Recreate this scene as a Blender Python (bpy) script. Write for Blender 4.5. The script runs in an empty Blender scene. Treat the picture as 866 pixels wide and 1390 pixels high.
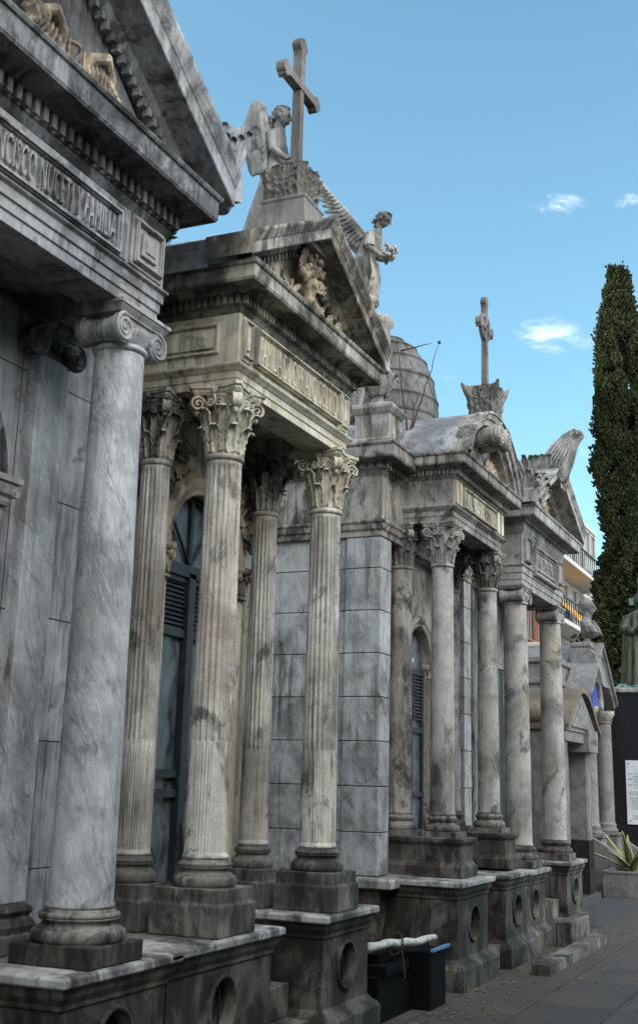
import bpy, math, random
from mathutils import Vector, Matrix, noise as mnoise
random.seed(7)
R=math.radians; pi=math.pi
scene=bpy.context.scene
COL=scene.collection

# ------------------------------------------------------------------ mesh builder
class MB:
    def __init__(s): s.v=[]; s.f=[]; s.sm=[]
    def add(s,vs,fs,smooth=False):
        n=len(s.v); s.v+= [tuple(p) for p in vs]
        for f in fs: s.f.append([i+n for i in f]); s.sm.append(smooth)
    def box(s,x0,x1,y0,y1,z0,z1):
        v=[(x,y,z) for z in(z0,z1) for y in(y0,y1) for x in(x0,x1)]
        s.add(v,[(0,2,3,1),(4,5,7,6),(0,1,5,4),(2,6,7,3),(0,4,6,2),(1,3,7,5)])
    def obox(s,c,ax,ay,az,hx,hy,hz):
        c=Vector(c);ax=Vector(ax);ay=Vector(ay);az=Vector(az)
        v=[c+ax*(hx*i)+ay*(hy*j)+az*(hz*k) for k in(-1,1) for j in(-1,1) for i in(-1,1)]
        s.add(v,[(0,2,3,1),(4,5,7,6),(0,1,5,4),(2,6,7,3),(0,4,6,2),(1,3,7,5)])
    def loops(s,loops,smooth=False,cap0=True,cap1=True,closed=True):
        n=len(loops[0]); vs=[p for l in loops for p in l]; fs=[]
        for i in range(len(loops)-1):
            for j in range(n if closed else n-1):
                k=(j+1)%n; fs.append((i*n+j,i*n+k,(i+1)*n+k,(i+1)*n+j))
        s.add(vs,fs,smooth)
        b=len(s.v)-len(vs)
        if cap0: s.f.append([b+i for i in range(n)][::-1]); s.sm.append(False)
        if cap1: s.f.append([b+(len(loops)-1)*n+i for i in range(n)]); s.sm.append(False)
    def ring(s,rect,prof,cap0=True,cap1=True):
        x0,x1,y0,y1=rect
        s.loops([[(x0-o,y0-o,z),(x1+o,y0-o,z),(x1+o,y1+o,z),(x0-o,y1+o,z)] for o,z in prof],False,cap0,cap1)
    def lathe(s,c,prof,n=48,rmod=None,smooth=True,axis='z',cap=True):
        L=[]
        for r,z in prof:
            l=[]
            for i in range(n):
                a=2*pi*i/n; rr=r*(rmod(a,z) if rmod else 1)
                if axis=='z': l.append((c[0]+rr*math.cos(a),c[1]+rr*math.sin(a),c[2]+z))
                elif axis=='y': l.append((c[0]+rr*math.cos(a),c[1]+z,c[2]+rr*math.sin(a)))
                else: l.append((c[0]+z,c[1]+rr*math.cos(a),c[2]+rr*math.sin(a)))
            L.append(l)
        s.loops(L,smooth,cap,cap)
    def tube(s,pts,rad,n=8,flat=1.0,smooth=True):
        pts=[Vector(p) for p in pts]; L=[]; up=Vector((.13,.21,.97)).normalized(); prev=None
        for i,p in enumerate(pts):
            t=(pts[min(i+1,len(pts)-1)]-pts[max(i-1,0)]).normalized()
            a=t.cross(up if prev is None else prev)
            if a.length<1e-4: a=t.cross(Vector((1,0,0)))
            a.normalize(); b=a.cross(t).normalized(); prev=b
            r=rad[i] if isinstance(rad,(list,tuple)) else rad
            L.append([p+a*(r*math.cos(2*pi*k/n))+b*(r*flat*math.sin(2*pi*k/n)) for k in range(n)])
        s.loops(L,smooth)
    def ball(s,c,r,n=10,sc=(1,1,1),M=None):
        L=[];m=max(4,n//2+1)
        for i in range(m+1):
            t=pi*i/m; rr=max(math.sin(t),.02)
            l=[]
            for j in range(n):
                a=2*pi*j/n; p=Vector((rr*math.cos(a)*r*sc[0],rr*math.sin(a)*r*sc[1],-math.cos(t)*r*sc[2]))
                if M is not None: p=M@p
                l.append(Vector(c)+p)
            L.append(l)
        s.loops(L,True)
    def prism(s,poly,y0,y1,smooth=False):   # poly of (x,z)
        s.loops([[(x,y1,z) for x,z in poly],[(x,y0,z) for x,z in poly]],smooth)
    def prismx(s,poly,x0,x1):               # poly of (y,z)
        s.loops([[(x0,y,z) for y,z in poly],[(x1,y,z) for y,z in poly]])
    def xf(s,M,start=0):
        for i in range(start,len(s.v)): s.v[i]=tuple(M@Vector(s.v[i]))
    def build(s,name,mat,parent=None,bevel=0,loc=None,remesh=0,smooth_iter=0,solid=0):
        me=bpy.data.meshes.new(name); me.from_pydata(s.v,[],s.f); me.update()
        me.polygons.foreach_set('use_smooth',s.sm if not remesh else [True]*len(s.f))
        me.materials.append(mat)
        import bmesh
        bm=bmesh.new(); bm.from_mesh(me); bmesh.ops.recalc_face_normals(bm,faces=bm.faces); bm.to_mesh(me); bm.free()
        o=bpy.data.objects.new(name,me); COL.objects.link(o)
        if parent: 
            o.parent=parent
            w=WORLD.get(parent.name,Vector((0,0,0)))
            if loc is None: o.location=-w; WORLD[o.name]=Vector((0,0,0))
            else: o.location=Vector(loc)-w; WORLD[o.name]=Vector(loc)
        else:
            if loc is not None: o.location=loc
            WORLD[o.name]=Vector(loc) if loc is not None else Vector((0,0,0))
        if remesh:
            m=o.modifiers.new('r','REMESH'); m.mode='VOXEL'; m.voxel_size=remesh; m.use_smooth_shade=True
            if smooth_iter:
                m=o.modifiers.new('s','SMOOTH'); m.iterations=smooth_iter; m.factor=.5
        if bevel:
            m=o.modifiers.new('b','BEVEL'); m.width=bevel; m.segments=2; m.limit_method='ANGLE'; m.angle_limit=R(35); m.harden_normals=False
        return o
WORLD={}
def tag(o,label,cat,group=None,kind=None):
    if label: o['label']=label
    if cat: o['category']=cat
    if group: o['group']=group
    if kind: o['kind']=kind
    return o
def thing(name,label,cat,loc,group=None):
    o=bpy.data.objects.new(name,None); COL.objects.link(o); o.location=loc; o.empty_display_size=.1
    WORLD[o.name]=Vector(loc); return tag(o,label,cat,group)
def struct(name,mb,mat):
    o=mb.build(name,mat); o['kind']='structure'; return o

# ------------------------------------------------------------------ materials
def N(nt,t,**k):
    n=nt.nodes.new(t)
    for a,b in k.items(): setattr(n,a,b)
    return n
class G:
    def __init__(s,name):
        s.m=bpy.data.materials.new(name); s.m.use_nodes=True; s.nt=s.m.node_tree; s.nt.nodes.clear()
        s.out=N(s.nt,'ShaderNodeOutputMaterial'); s.b=N(s.nt,'ShaderNodeBsdfPrincipled')
        s.nt.links.new(s.b.outputs[0],s.out.inputs[0])
        s.pos=N(s.nt,'ShaderNodeNewGeometry').outputs['Position']
        s.b.inputs['Specular IOR Level'].default_value=.3
    def L(s,a,b): s.nt.links.new(a,b)
    def map(s,scale,rot=(0,0,0),loc=(0,0,0),src=None):
        n=N(s.nt,'ShaderNodeMapping'); n.inputs['Scale'].default_value=scale; n.inputs['Rotation'].default_value=rot; n.inputs['Location'].default_value=loc
        s.L(src or s.pos,n.inputs[0]); return n.outputs[0]
    def noise(s,vec,scale=1,detail=5,rough=.6,dist=0):
        n=N(s.nt,'ShaderNodeTexNoise'); n.inputs['Scale'].default_value=scale; n.inputs['Detail'].default_value=detail
        n.inputs['Roughness'].default_value=rough; n.inputs['Distortion'].default_value=dist; s.L(vec,n.inputs['Vector']); return n.outputs['Fac']
    def ramp(s,f,stops):
        n=N(s.nt,'ShaderNodeValToRGB'); e=n.color_ramp.elements
        while len(e)<len(stops): e.new(.5)
        for i,(p,c) in enumerate(stops):
            e[i].position=p; e[i].color=(c,c,c,1) if isinstance(c,(int,float)) else (*c,1)
        s.L(f,n.inputs[0]); return n.outputs[0]
    def mix(s,f,a,b,mode='MIX'):
        n=N(s.nt,'ShaderNodeMix',data_type='RGBA',blend_type=mode)
        for i,x in ((0,f),(6,a),(7,b)):
            if hasattr(x,'node'): s.L(x,n.inputs[i])
            elif i==0: n.inputs[0].default_value=x
            else: n.inputs[i].default_value=(*x,1) if not isinstance(x,(int,float)) else (x,x,x,1)
        return n.outputs[2]
    def math(s,op,a,b=0,c=None):
        n=N(s.nt,'ShaderNodeMath',operation=op)
        for i,x in enumerate((a,b) if c is None else (a,b,c)):
            if hasattr(x,'node'): s.L(x,n.inputs[i])
            else: n.inputs[i].default_value=x
        return n.outputs[0]
    def bump(s,h,st=.3,dist=.01,prev=None):
        n=N(s.nt,'ShaderNodeBump'); n.inputs['Strength'].default_value=st; n.inputs['Distance'].default_value=dist
        s.L(h,n.inputs['Height'])
        if prev: s.L(prev,n.inputs['Normal'])
        return n.outputs[0]
    def done(s,col,rough=.8,normal=None):
        if hasattr(col,'node'): s.L(col,s.b.inputs['Base Color'])
        else: s.b.inputs['Base Color'].default_value=(*col,1)
        if hasattr(rough,'node'): s.L(rough,s.b.inputs['Roughness'])
        else: s.b.inputs['Roughness'].default_value=rough
        if normal: s.L(normal,s.b.inputs['Normal'])
        return s.m

def stone(name,light,mid,dark,crust=.5,streak=.5,warm=None,warmamt=.4,vein=0,off=0,rough=.75,bumpst=.35,green=0,fleck=.5,joints=None,patch=1.7):
    """weathered stone: patches, rain streaks, lichen, black crust, veins"""
    g=G(name); o=(off*3.1,off*1.7,off*2.3)
    light=tuple(min(.64,x*1.38) for x in light); mid=tuple(x*1.08 for x in mid); dark=tuple(x*.75 for x in dark)
    big=g.noise(g.map((1,1,1),loc=o),patch,6,.62,.4)
    med=g.noise(g.map((1,1,1),loc=o),9,6,.65)
    fine=g.noise(g.pos,85,3,.6)
    st=g.noise(g.map((13,13,1.1),loc=o),1.0,5,.65,.3)
    st2=g.noise(g.map((38,38,2.2),loc=o),1.0,4,.6)
    c=g.mix(g.ramp(big,[(.38,0),(.56,1)]),mid,light)
    if warm:
        w=g.noise(g.map((2.6,2.6,1.1),loc=(o[0]+5,o[1],o[2])),1,5,.65,.5)
        c=g.mix(g.math('MULTIPLY',g.ramp(w,[(.48,0),(.68,1)]),warmamt),c,warm)
    if vein:
        sp=N(g.nt,'ShaderNodeSeparateXYZ'); g.L(g.pos,sp.inputs[0])
        s_=g.math('SUBTRACT',sp.outputs[0],sp.outputs[1]); wob=g.noise(g.map((1,1,1),loc=o),2.4,5,.6)
        q_=g.math('ADD',g.math('ADD',sp.outputs[2],g.math('MULTIPLY',s_,1.75)),g.math('MULTIPLY',wob,.5))
        al=g.math('SUBTRACT',g.math('MULTIPLY',sp.outputs[2],1.75),s_)
        cv=N(g.nt,'ShaderNodeCombineXYZ'); g.L(g.math('MULTIPLY',q_,7.5),cv.inputs[0]); g.L(g.math('MULTIPLY',al,.7),cv.inputs[1]); g.L(g.math('MULTIPLY',sp.outputs[1],.8),cv.inputs[2])
        n=g.noise(cv.outputs[0],.8,6,.55,.05); n2=g.noise(cv.outputs[0],1.9,5,.6,.1)
        c=g.mix(g.math('MULTIPLY',g.ramp(n,[(.3,1),(.5,0)]),.5*vein),c,tuple(x*.62 for x in mid))
        c=g.mix(g.math('MULTIPLY',g.ramp(n,[(.485,0),(.5,1),(.515,0)]),.6*vein),c,tuple(x*.3 for x in mid))
        c=g.mix(g.math('MULTIPLY',g.ramp(n2,[(.495,0),(.505,1),(.53,0)]),.55*vein),c,tuple(min(.75,x*1.35) for x in light))
    # streaks of dirt, only where a larger patch mask lets them through
    sm=g.math('MULTIPLY',g.ramp(st,[(.49,0),(.6,1)]),g.ramp(g.noise(g.map((1.3,1.3,.9),loc=(9+o[0],2,1)),1.2,4,.6),[(.38,.12),(.6,1)]))
    c=g.mix(g.math('MULTIPLY',sm,streak),c,dark)
    c=g.mix(g.math('MULTIPLY',g.ramp(st2,[(.5,0),(.72,1)]),streak*.45),c,dark)
    cr=g.noise(g.map((2.1,2.1,1.4),loc=(o[0]+20,4,7)),1.6,8,.72,.6)
    t=.66-crust*.22
    crm=g.ramp(cr,[(t-.02,0),(t+.02,.55),(t+.1,1)])
    c=g.mix(g.math('MULTIPLY',crm,.9),c,dark)
    if green:
        c=g.mix(g.math('MULTIPLY',g.ramp(g.noise(g.map((1,1,1),loc=(3,3,3)),4,6,.7),[(.5,0),(.7,1)]),green),c,(.075,.085,.045))
    c=g.mix(g.math('MULTIPLY',g.ramp(med,[(.34,1),(.56,0)]),.34),c,tuple(x*.5 for x in mid))
    c=g.mix(g.math('MULTIPLY',g.ramp(fine,[(.55,0),(.72,1)]),fleck*.55),c,tuple(x*.6 for x in dark))
    h=g.math('ADD',g.math('MULTIPLY',med,.8),g.math('MULTIPLY',fine,.45))
    nm=g.bump(h,bumpst,.012)
    nm=g.bump(g.math('ADD',crm,sm),.12,.004,nm)
    if joints:
        br=N(g.nt,'ShaderNodeTexBrick'); br.offset=joints.get('off',0); br.inputs['Scale'].default_value=1
        br.inputs['Brick Width'].default_value=joints['w']; br.inputs['Row Height'].default_value=joints['h']; br.inputs['Mortar Size'].default_value=.0035
        br.inputs['Mortar Smooth'].default_value=.2
        sep=N(g.nt,'ShaderNodeSeparateXYZ'); g.L(g.pos,sep.inputs[0]); com=N(g.nt,'ShaderNodeCombineXYZ')
        g.L(g.math('ADD',sep.outputs[0],sep.outputs[1]),com.inputs[0]); g.L(g.math('ADD',sep.outputs[2],joints.get('z',0)),com.inputs[1])
        g.L(com.outputs[0],br.inputs['Vector'])
        br.inputs['Color1'].default_value=(.72,.72,.74,1); br.inputs['Color2'].default_value=(1,1,1,1)
        c=g.mix(1,c,br.outputs['Color'],'MULTIPLY')
        c=g.mix(g.math('MULTIPLY',br.outputs['Fac'],.7),c,tuple(x*.6 for x in dark))
        nm=g.bump(g.math('SUBTRACT',1,br.outputs['Fac']),.8,.008,nm)
    rg=g.ramp(big,[(.3,min(1,rough+.1)),(.7,rough-.1)])
    return g.done(c,rg,nm)

M={}
M['blue']=stone('blue_grey_marble',(.325,.34,.355),(.205,.218,.232),(.055,.057,.06),crust=.2,streak=.4,vein=1,off=1,rough=.55,warm=(.33,.29,.24),warmamt=.3,fleck=.25)
M['t1ent']=stone('grey_marble_entablature',(.265,.278,.295),(.15,.158,.17),(.03,.031,.034),crust=.5,streak=.7,off=2,rough=.6,vein=.4,warm=(.3,.24,.17),warmamt=.4)
M['t1dark']=stone('dark_marble',(.165,.17,.178),(.085,.088,.093),(.015,.015,.016),crust=.85,streak=.7,off=3)  # darker tone of the grey marble, with the densest dark patches
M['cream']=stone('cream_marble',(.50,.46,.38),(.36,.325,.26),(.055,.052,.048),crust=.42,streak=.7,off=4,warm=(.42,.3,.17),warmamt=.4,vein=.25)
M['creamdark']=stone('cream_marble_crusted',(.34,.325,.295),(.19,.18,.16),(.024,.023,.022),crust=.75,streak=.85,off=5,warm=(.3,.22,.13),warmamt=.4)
M['shaft2']=stone('pitted_cream_marble',(.42,.412,.385),(.27,.264,.245),(.042,.041,.04),crust=.42,streak=.85,off=6,warm=(.42,.29,.16),warmamt=.3,fleck=.9)
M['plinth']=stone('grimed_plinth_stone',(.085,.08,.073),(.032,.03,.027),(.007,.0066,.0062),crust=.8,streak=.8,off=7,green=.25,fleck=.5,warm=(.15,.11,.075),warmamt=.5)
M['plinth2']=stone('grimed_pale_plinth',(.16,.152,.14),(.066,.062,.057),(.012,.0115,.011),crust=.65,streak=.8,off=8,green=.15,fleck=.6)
M['cap']=stone('worn_plinth_cap',(.3,.302,.305),(.14,.139,.136),(.022,.0215,.021),crust=.7,streak=.5,off=9,fleck=.5)
M['block']=stone('grey_block_marble',(.43,.46,.49),(.27,.29,.31),(.09,.09,.09),crust=.12,streak=.4,vein=.8,off=10,rough=.6,patch=2.6)
M['t3']=stone('grey_brown_marble',(.265,.258,.242),(.15,.146,.137),(.021,.0205,.02),crust=.62,streak=.85,off=11,warm=(.3,.24,.15),warmamt=.45,vein=.3)
M['t3shaft']=stone('grey_shaft_stone',(.27,.268,.26),(.165,.164,.158),(.038,.037,.036),crust=.45,streak=.4,off=12,warm=(.33,.28,.2),warmamt=.4)
M['t4']=stone('pale_grey_stone',(.24,.24,.236),(.135,.135,.132),(.022,.022,.021),crust=.4,streak=.6,off=13,warm=(.33,.27,.2),warmamt=.35)
M['roof']=stone('grey_roof_slab',(.235,.247,.26),(.13,.136,.144),(.06,.06,.062),crust=.35,streak=.5,off=14,fleck=.6)
M['statue']=stone('weathered_statue_marble',(.225,.226,.222),(.125,.125,.122),(.026,.026,.025),crust=.5,streak=.6,off=15,fleck=.5,warm=(.3,.26,.14),warmamt=.3)
M['crossstone']=stone('brown_grey_cross_stone',(.13,.122,.115),(.085,.08,.075),(.03,.028,.027),crust=.4,streak=.45,off=16,fleck=.6)
M['dome']=stone('dome_render',(.09,.091,.09),(.052,.053,.052),(.015,.015,.015),crust=.55,streak=.6,off=17,green=.2)
M['granite']=stone('grey_granite',(.13,.13,.13),(.1,.1,.1),(.045,.045,.045),crust=0,streak=.25,off=18,fleck=.9,patch=4)
M['granite_brown']=stone('brown_granite',(.12,.098,.075),(.085,.07,.055),(.04,.035,.03),crust=.2,streak=.4,off=19,fleck=.6)
M['relief']=stone('relief_marble',(.36,.3,.225),(.2,.168,.125),(.03,.027,.024),crust=.6,streak=.35,off=20,fleck=.4)
def simple(name,col,rough=.6,metal=0,sc=12,var=.35,bump=.15,vs=(1,1,1)):
    g=G(name); n=g.noise(g.map(vs),sc,6,.65); f=g.noise(g.pos,sc*8,3,.6)
    c=g.mix(g.ramp(n,[(.3,0),(.7,1)]),tuple(x*(1-var) for x in col),tuple(min(1,x*(1+var)) for x in col))
    g.b.inputs['Metallic'].default_value=metal
    return g.done(c,rough,g.bump(g.math('ADD',n,g.math('MULTIPLY',f,.4)),bump,.01))
M['black_granite']=simple('polished_black_granite',(.014,.015,.018),.22,sc=60,var=.5,bump=.02)
M['iron']=simple('dark_iron',(.03,.037,.045),.5,.2,sc=9,var=.5)
def mglass():
    g=G('dusty_door_glass'); n=g.noise(g.map((1,1,.6)),7,7,.7,.5)
    c=g.mix(g.ramp(n,[(.4,0),(.65,1)]),(.025,.035,.045),(.12,.15,.17))
    g.b.inputs['Specular IOR Level'].default_value=.6
    return g.done(c,g.ramp(n,[(.35,.15),(.65,.6)]))
M['glass']=mglass()
M['bronze']=simple('green_bronze',(.055,.062,.045),.55,.45,sc=5,var=.8,vs=(3,3,.7))
M['verdigris']=simple('verdigris_bronze',(.1,.19,.165),.65,.2,sc=6,var=.6)
M['plaque']=simple('white_marble_plaque',(.52,.56,.6),.4,sc=5,var=.12,bump=.03)
M['ink']=simple('engraved_ink',(.06,.06,.065),.6)
M['wood']=simple('whitewashed_timber',(.42,.44,.44),.7,sc=7,var=.55,vs=(4,1,4),bump=.5)
M['chain']=simple('rusty_chain',(.06,.04,.028),.6,.6,sc=40)
M['plank']=simple('black_painted_plank',(.0045,.005,.006),.75,sc=8,var=.5,vs=(6,1,6),bump=.3)
M['plank'].node_tree.nodes['Principled BSDF'].inputs['Specular IOR Level'].default_value=.06
M['bluepaint']=simple('blue_edge_paint',(.08,.18,.36),.5)
M['leaf']=simple('plant_leaf',(.06,.1,.03),.5,sc=8,var=.5)
M['agave']=simple('agave_leaf',(.1,.14,.09),.5,sc=10,var=.3)
M['agave_edge']=simple('agave_edge',(.42,.4,.16),.5)
M['twig']=simple('red_brown_twig',(.05,.025,.02),.7)
M['lichen']=simple('yellow_lichen',(.35,.25,.04),.9)
M['white_wall']=simple('white_render',(.42,.415,.405),.85,sc=.4,var=.1)
M['cream_wall']=simple('cream_render',(.4,.37,.32),.85,sc=.4,var=.12)
M['awning']=simple('orange_awning',(.6,.3,.05),.8,sc=2,var=.15)
M['window']=simple('dark_window',(.03,.04,.05),.15,sc=2,var=.5,bump=0)
M['tile_blue']=simple('blue_enamel',(.05,.09,.32),.25,sc=30,var=.8)
M['bark']=simple('bark',(.07,.055,.04),.9,sc=6,var=.4,vs=(3,3,.5),bump=.6)
def brickmat():
    g=G('red_brick'); br=N(g.nt,'ShaderNodeTexBrick'); br.inputs['Scale'].default_value=1
    br.inputs['Brick Width'].default_value=.25; br.inputs['Row Height'].default_value=.08; br.inputs['Mortar Size'].default_value=.01
    br.inputs['Color1'].default_value=(.42,.17,.08,1); br.inputs['Color2'].default_value=(.34,.13,.065,1); br.inputs['Mortar'].default_value=(.3,.22,.17,1)
    sep=N(g.nt,'ShaderNodeSeparateXYZ'); g.L(g.pos,sep.inputs[0]); com=N(g.nt,'ShaderNodeCombineXYZ')
    g.L(g.math('ADD',sep.outputs[0],sep.outputs[1]),com.inputs[0]); g.L(sep.outputs[2],com.inputs[1]); g.L(com.outputs[0],br.inputs['Vector'])
    return g.done(br.outputs['Color'],.9)
M['brick']=brickmat()
def leafmat(name,a,b):
    g=G(name); n=g.noise(g.pos,1.3,4,.6); f=g.noise(g.pos,9,3,.6)
    c=g.mix(g.ramp(n,[(.35,0),(.65,1)]),a,b); c=g.mix(g.math('MULTIPLY',g.ramp(f,[(.45,0),(.7,1)]),.4),c,(.12,.105,.035))
    g.b.inputs['Specular IOR Level'].default_value=.2
    return g.done(c,.7)
M['cypress']=leafmat('cypress_foliage',(.011,.019,.009),(.03,.042,.016))
M['foliage']=leafmat('dark_foliage',(.012,.02,.009),(.035,.045,.016))
def paving():
    g=G('path_paving'); br=N(g.nt,'ShaderNodeTexBrick'); br.inputs['Scale'].default_value=1; br.offset=.5
    br.inputs['Brick Width'].default_value=1.2; br.inputs['Row Height'].default_value=.6; br.inputs['Mortar Size'].default_value=.008
    br.inputs['Color1'].default_value=(.085,.072,.062,1); br.inputs['Color2'].default_value=(.062,.055,.048,1); br.inputs['Mortar'].default_value=(.03,.028,.025,1)
    g.L(g.pos,br.inputs['Vector'])
    n=g.noise(g.pos,2.2,8,.7,.4)
    c=g.mix(g.math('MULTIPLY',g.ramp(n,[(.42,0),(.62,1)]),.6),br.outputs['Color'],(.045,.042,.04))
    return g.done(c,g.ramp(n,[(.3,.7),(.7,.45)]),g.bump(g.math('SUBTRACT',n,br.outputs['Fac']),.4,.01))
M['paving']=paving()
M['slab']=simple('dark_wet_slab',(.055,.06,.068),.28,sc=5,var=.3,bump=.05)
M['earth']=simple('ground_earth',(.1,.09,.075),.9,sc=1,var=.3)

# ------------------------------------------------------------------ architectural helpers
def rectring(name,rect,prof,mat,parent,bevel=.004,**k):
    m=MB(); m.ring(rect,prof,**k); return m.build(name,mat,parent,bevel)
def base_prof(r,h):
    """attic base as (radius, z), z from 0 to h"""
    P=[(r*1.42,0)]
    for i in range(7):
        a=-pi/2+pi*i/6; P.append((r*1.34+r*.1*math.cos(a),h*.2+h*.19*math.sin(a)))
    P+=[(r*1.27,h*.41),(r*1.27,h*.45)]
    for i in range(6):
        t=i/5; P.append((r*1.22-r*.12*math.sin(pi*t)-r*.03*t,h*(.47+.2*t)))
    P+=[(r*1.22,h*.68),(r*1.22,h*.72)]
    for i in range(6):
        a=-pi/2+pi*i/5; P.append((r*1.17+r*.07*math.cos(a),h*.8+h*.08*math.sin(a)))
    P+=[(r*1.1,h*.9),(r*1.1,h*.94),(r*1.02,h)]
    return P
def flute(n,depth,split):
    def f(a,z):
        t=(a*n/(2*pi))%1.0
        d=math.sin(pi*t)
        if z<split: return 1-depth*.8*(1-abs(2*((t*2)%1)-1)**.8)*.9
        return 1-depth*(max(0,d-.22)/.78)**.55 if d>.22 else 1
    return f
def column_shaft(x,y,z0,z1,r0,r1,mat,parent,fl=None,zs=0,name='column'):
    m=MB(); P=[(r0*1.05,0),(r0*1.05,.014),(r0,.03)]; H=z1-z0
    zz=[i/24 for i in range(1,24)]
    for t in zz: P.append((r0+(r1-r0)*(t**1.35),.03+(H-.03-.06)*t))
    P+=[(r1,H-.06),(r1*1.0,H-.034)]
    n=20*10 if fl else 64
    body=[p for p in P]
    if fl:
        ff=flute(20,fl,zs)
        # insert flute start / end rings
        Q=[(r0*1.06,0),(r0*1.06,.012),(r0,.025)]
        H2=H-.075
        for z in [.03,.04]+[.04+(H2-.06)*i/22 for i in range(1,23)]+[H2,H2+.012]:
            Q.append((r0+(r1-r0)*(z/H)**1.35,z))
        Q.append((r1,H-.04))
        def rm(a,z):
            if z<.03 or z>H2+.001: return 1
            k=1 if z<H2-.001 else .5
            return 1-(1-ff(a,z))*k
        # crisp change where the cabled part ends
        Q2=[]
        for p in Q: 
            Q2.append(p)
        rr=r0+(r1-r0)*(zs/H)**1.35
        Q2+= [(rr,zs-.002),(rr,zs+.002)]
        Q2=sorted(Q2,key=lambda p:p[1])
        m.lathe((0,0,0),Q2,n,rm)
    else: m.lathe((0,0,0),body,n)
    # astragal
    A=[(r1*1.0,H-.045)]
    for i in range(7):
        a=-pi/2+pi*i/6; A.append((r1*1.03+r1*.1*math.cos(a),H-.022+.016*math.sin(a)))
    A+=[(r1*1.0,H)]
    m.lathe((0,0,0),A,48)
    return m.build(name,mat,parent,loc=(x,y,z0))
def leaf_patch(m,base,out,up,w,h,curl,lobes=3,rootcurve=0.02,thick=.006,nu=9,nv=12):
    """acanthus leaf: root at base, rising along up, curling towards out"""
    base=Vector(base);out=Vector(out).normalized();up=Vector(up).normalized();side=up.cross(out).normalized()
    def P(u,v):
        vv=min(v,.72)/.72
        c=base+up*(h*.9*vv)+out*(rootcurve*vv**2)
        if v>.72:
            a=(v-.72)/.28*2.5; c+=out*(curl*(1-math.cos(a))*.5)+up*(curl*math.sin(a)*.6)
        env=(.62+.5*math.sin(pi*min(1,v*.9)**.8))*(1-.3*max(0,v-.7)/.3)
        ser=1-.42*abs(math.sin(pi*lobes*v+.2))**.7*abs(u)**2
        p=c+side*(w*.5*u*env*ser)
        p+=out*((.2 if v<.8 else .2-(v-.8)*1.6)*w*u*u+ .06*w*math.cos(u*pi*3)+.06*w*abs(u)*math.sin(v*pi*2*lobes))
        return p
    F=[[P(-1+2*i/(nu-1),j/(nv-1)) for i in range(nu)] for j in range(nv)]
    vs=[];fs=[]
    for k in(0,1):
        for j in range(nv):
            for i in range(nu): vs.append(F[j][i]-out*(thick*k) )
    o=nu*nv
    for j in range(nv-1):
        for i in range(nu-1):
            a=j*nu+i; fs.append((a,a+1,a+nu+1,a+nu)); fs.append((o+a,o+a+nu,o+a+nu+1,o+a+1))
    for j in range(nv-1):
        a=j*nu; fs.append((a,a+nu,o+a+nu,o+a)); b=a+nu-1; fs.append((b,o+b,o+b+nu,b+nu))
    for i in range(nu-1):
        fs.append((i,o+i,o+i+1,i+1)); b=(nv-1)*nu+i; fs.append((b,b+1,o+b+1,o+b))
    m.add(vs,fs,True)
def spiral(m,c,d,e,r0,turns,w,t,lead=None,sgn=1,a0=pi/2,n=40,r1f=.12):
    """ribbon volute in the plane (d,z); e is the ribbon's width direction"""
    c=Vector(c);d=Vector(d).normalized();e=Vector(e).normalized();z=Vector((0,0,1))
    pts=[Vector(p) for p in (lead or [])]
    for i in range(n+1):
        q=i/n; r=r0*(1-q*(1-r1f)); a=a0-sgn*2*pi*turns*q
        pts.append(c+d*(r*math.cos(a))+z*(r*math.sin(a)))
    L=[]
    for i,p in enumerate(pts):
        tg=(pts[min(i+1,len(pts)-1)]-pts[max(0,i-1)]).normalized(); nn=tg.cross(e).normalized()
        q=max(0,(i-len(lead or []))/n); tt=t*(1-.4*q); ww=w*(1+.25*q)
        L.append([p+e*ww/2+nn*tt/2,p+e*ww/2-nn*tt/2,p-e*ww/2-nn*tt/2,p-e*ww/2+nn*tt/2])
    m.loops(L,False)
    m.ball(c,r0*.2,8,(1,1,1))
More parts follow.
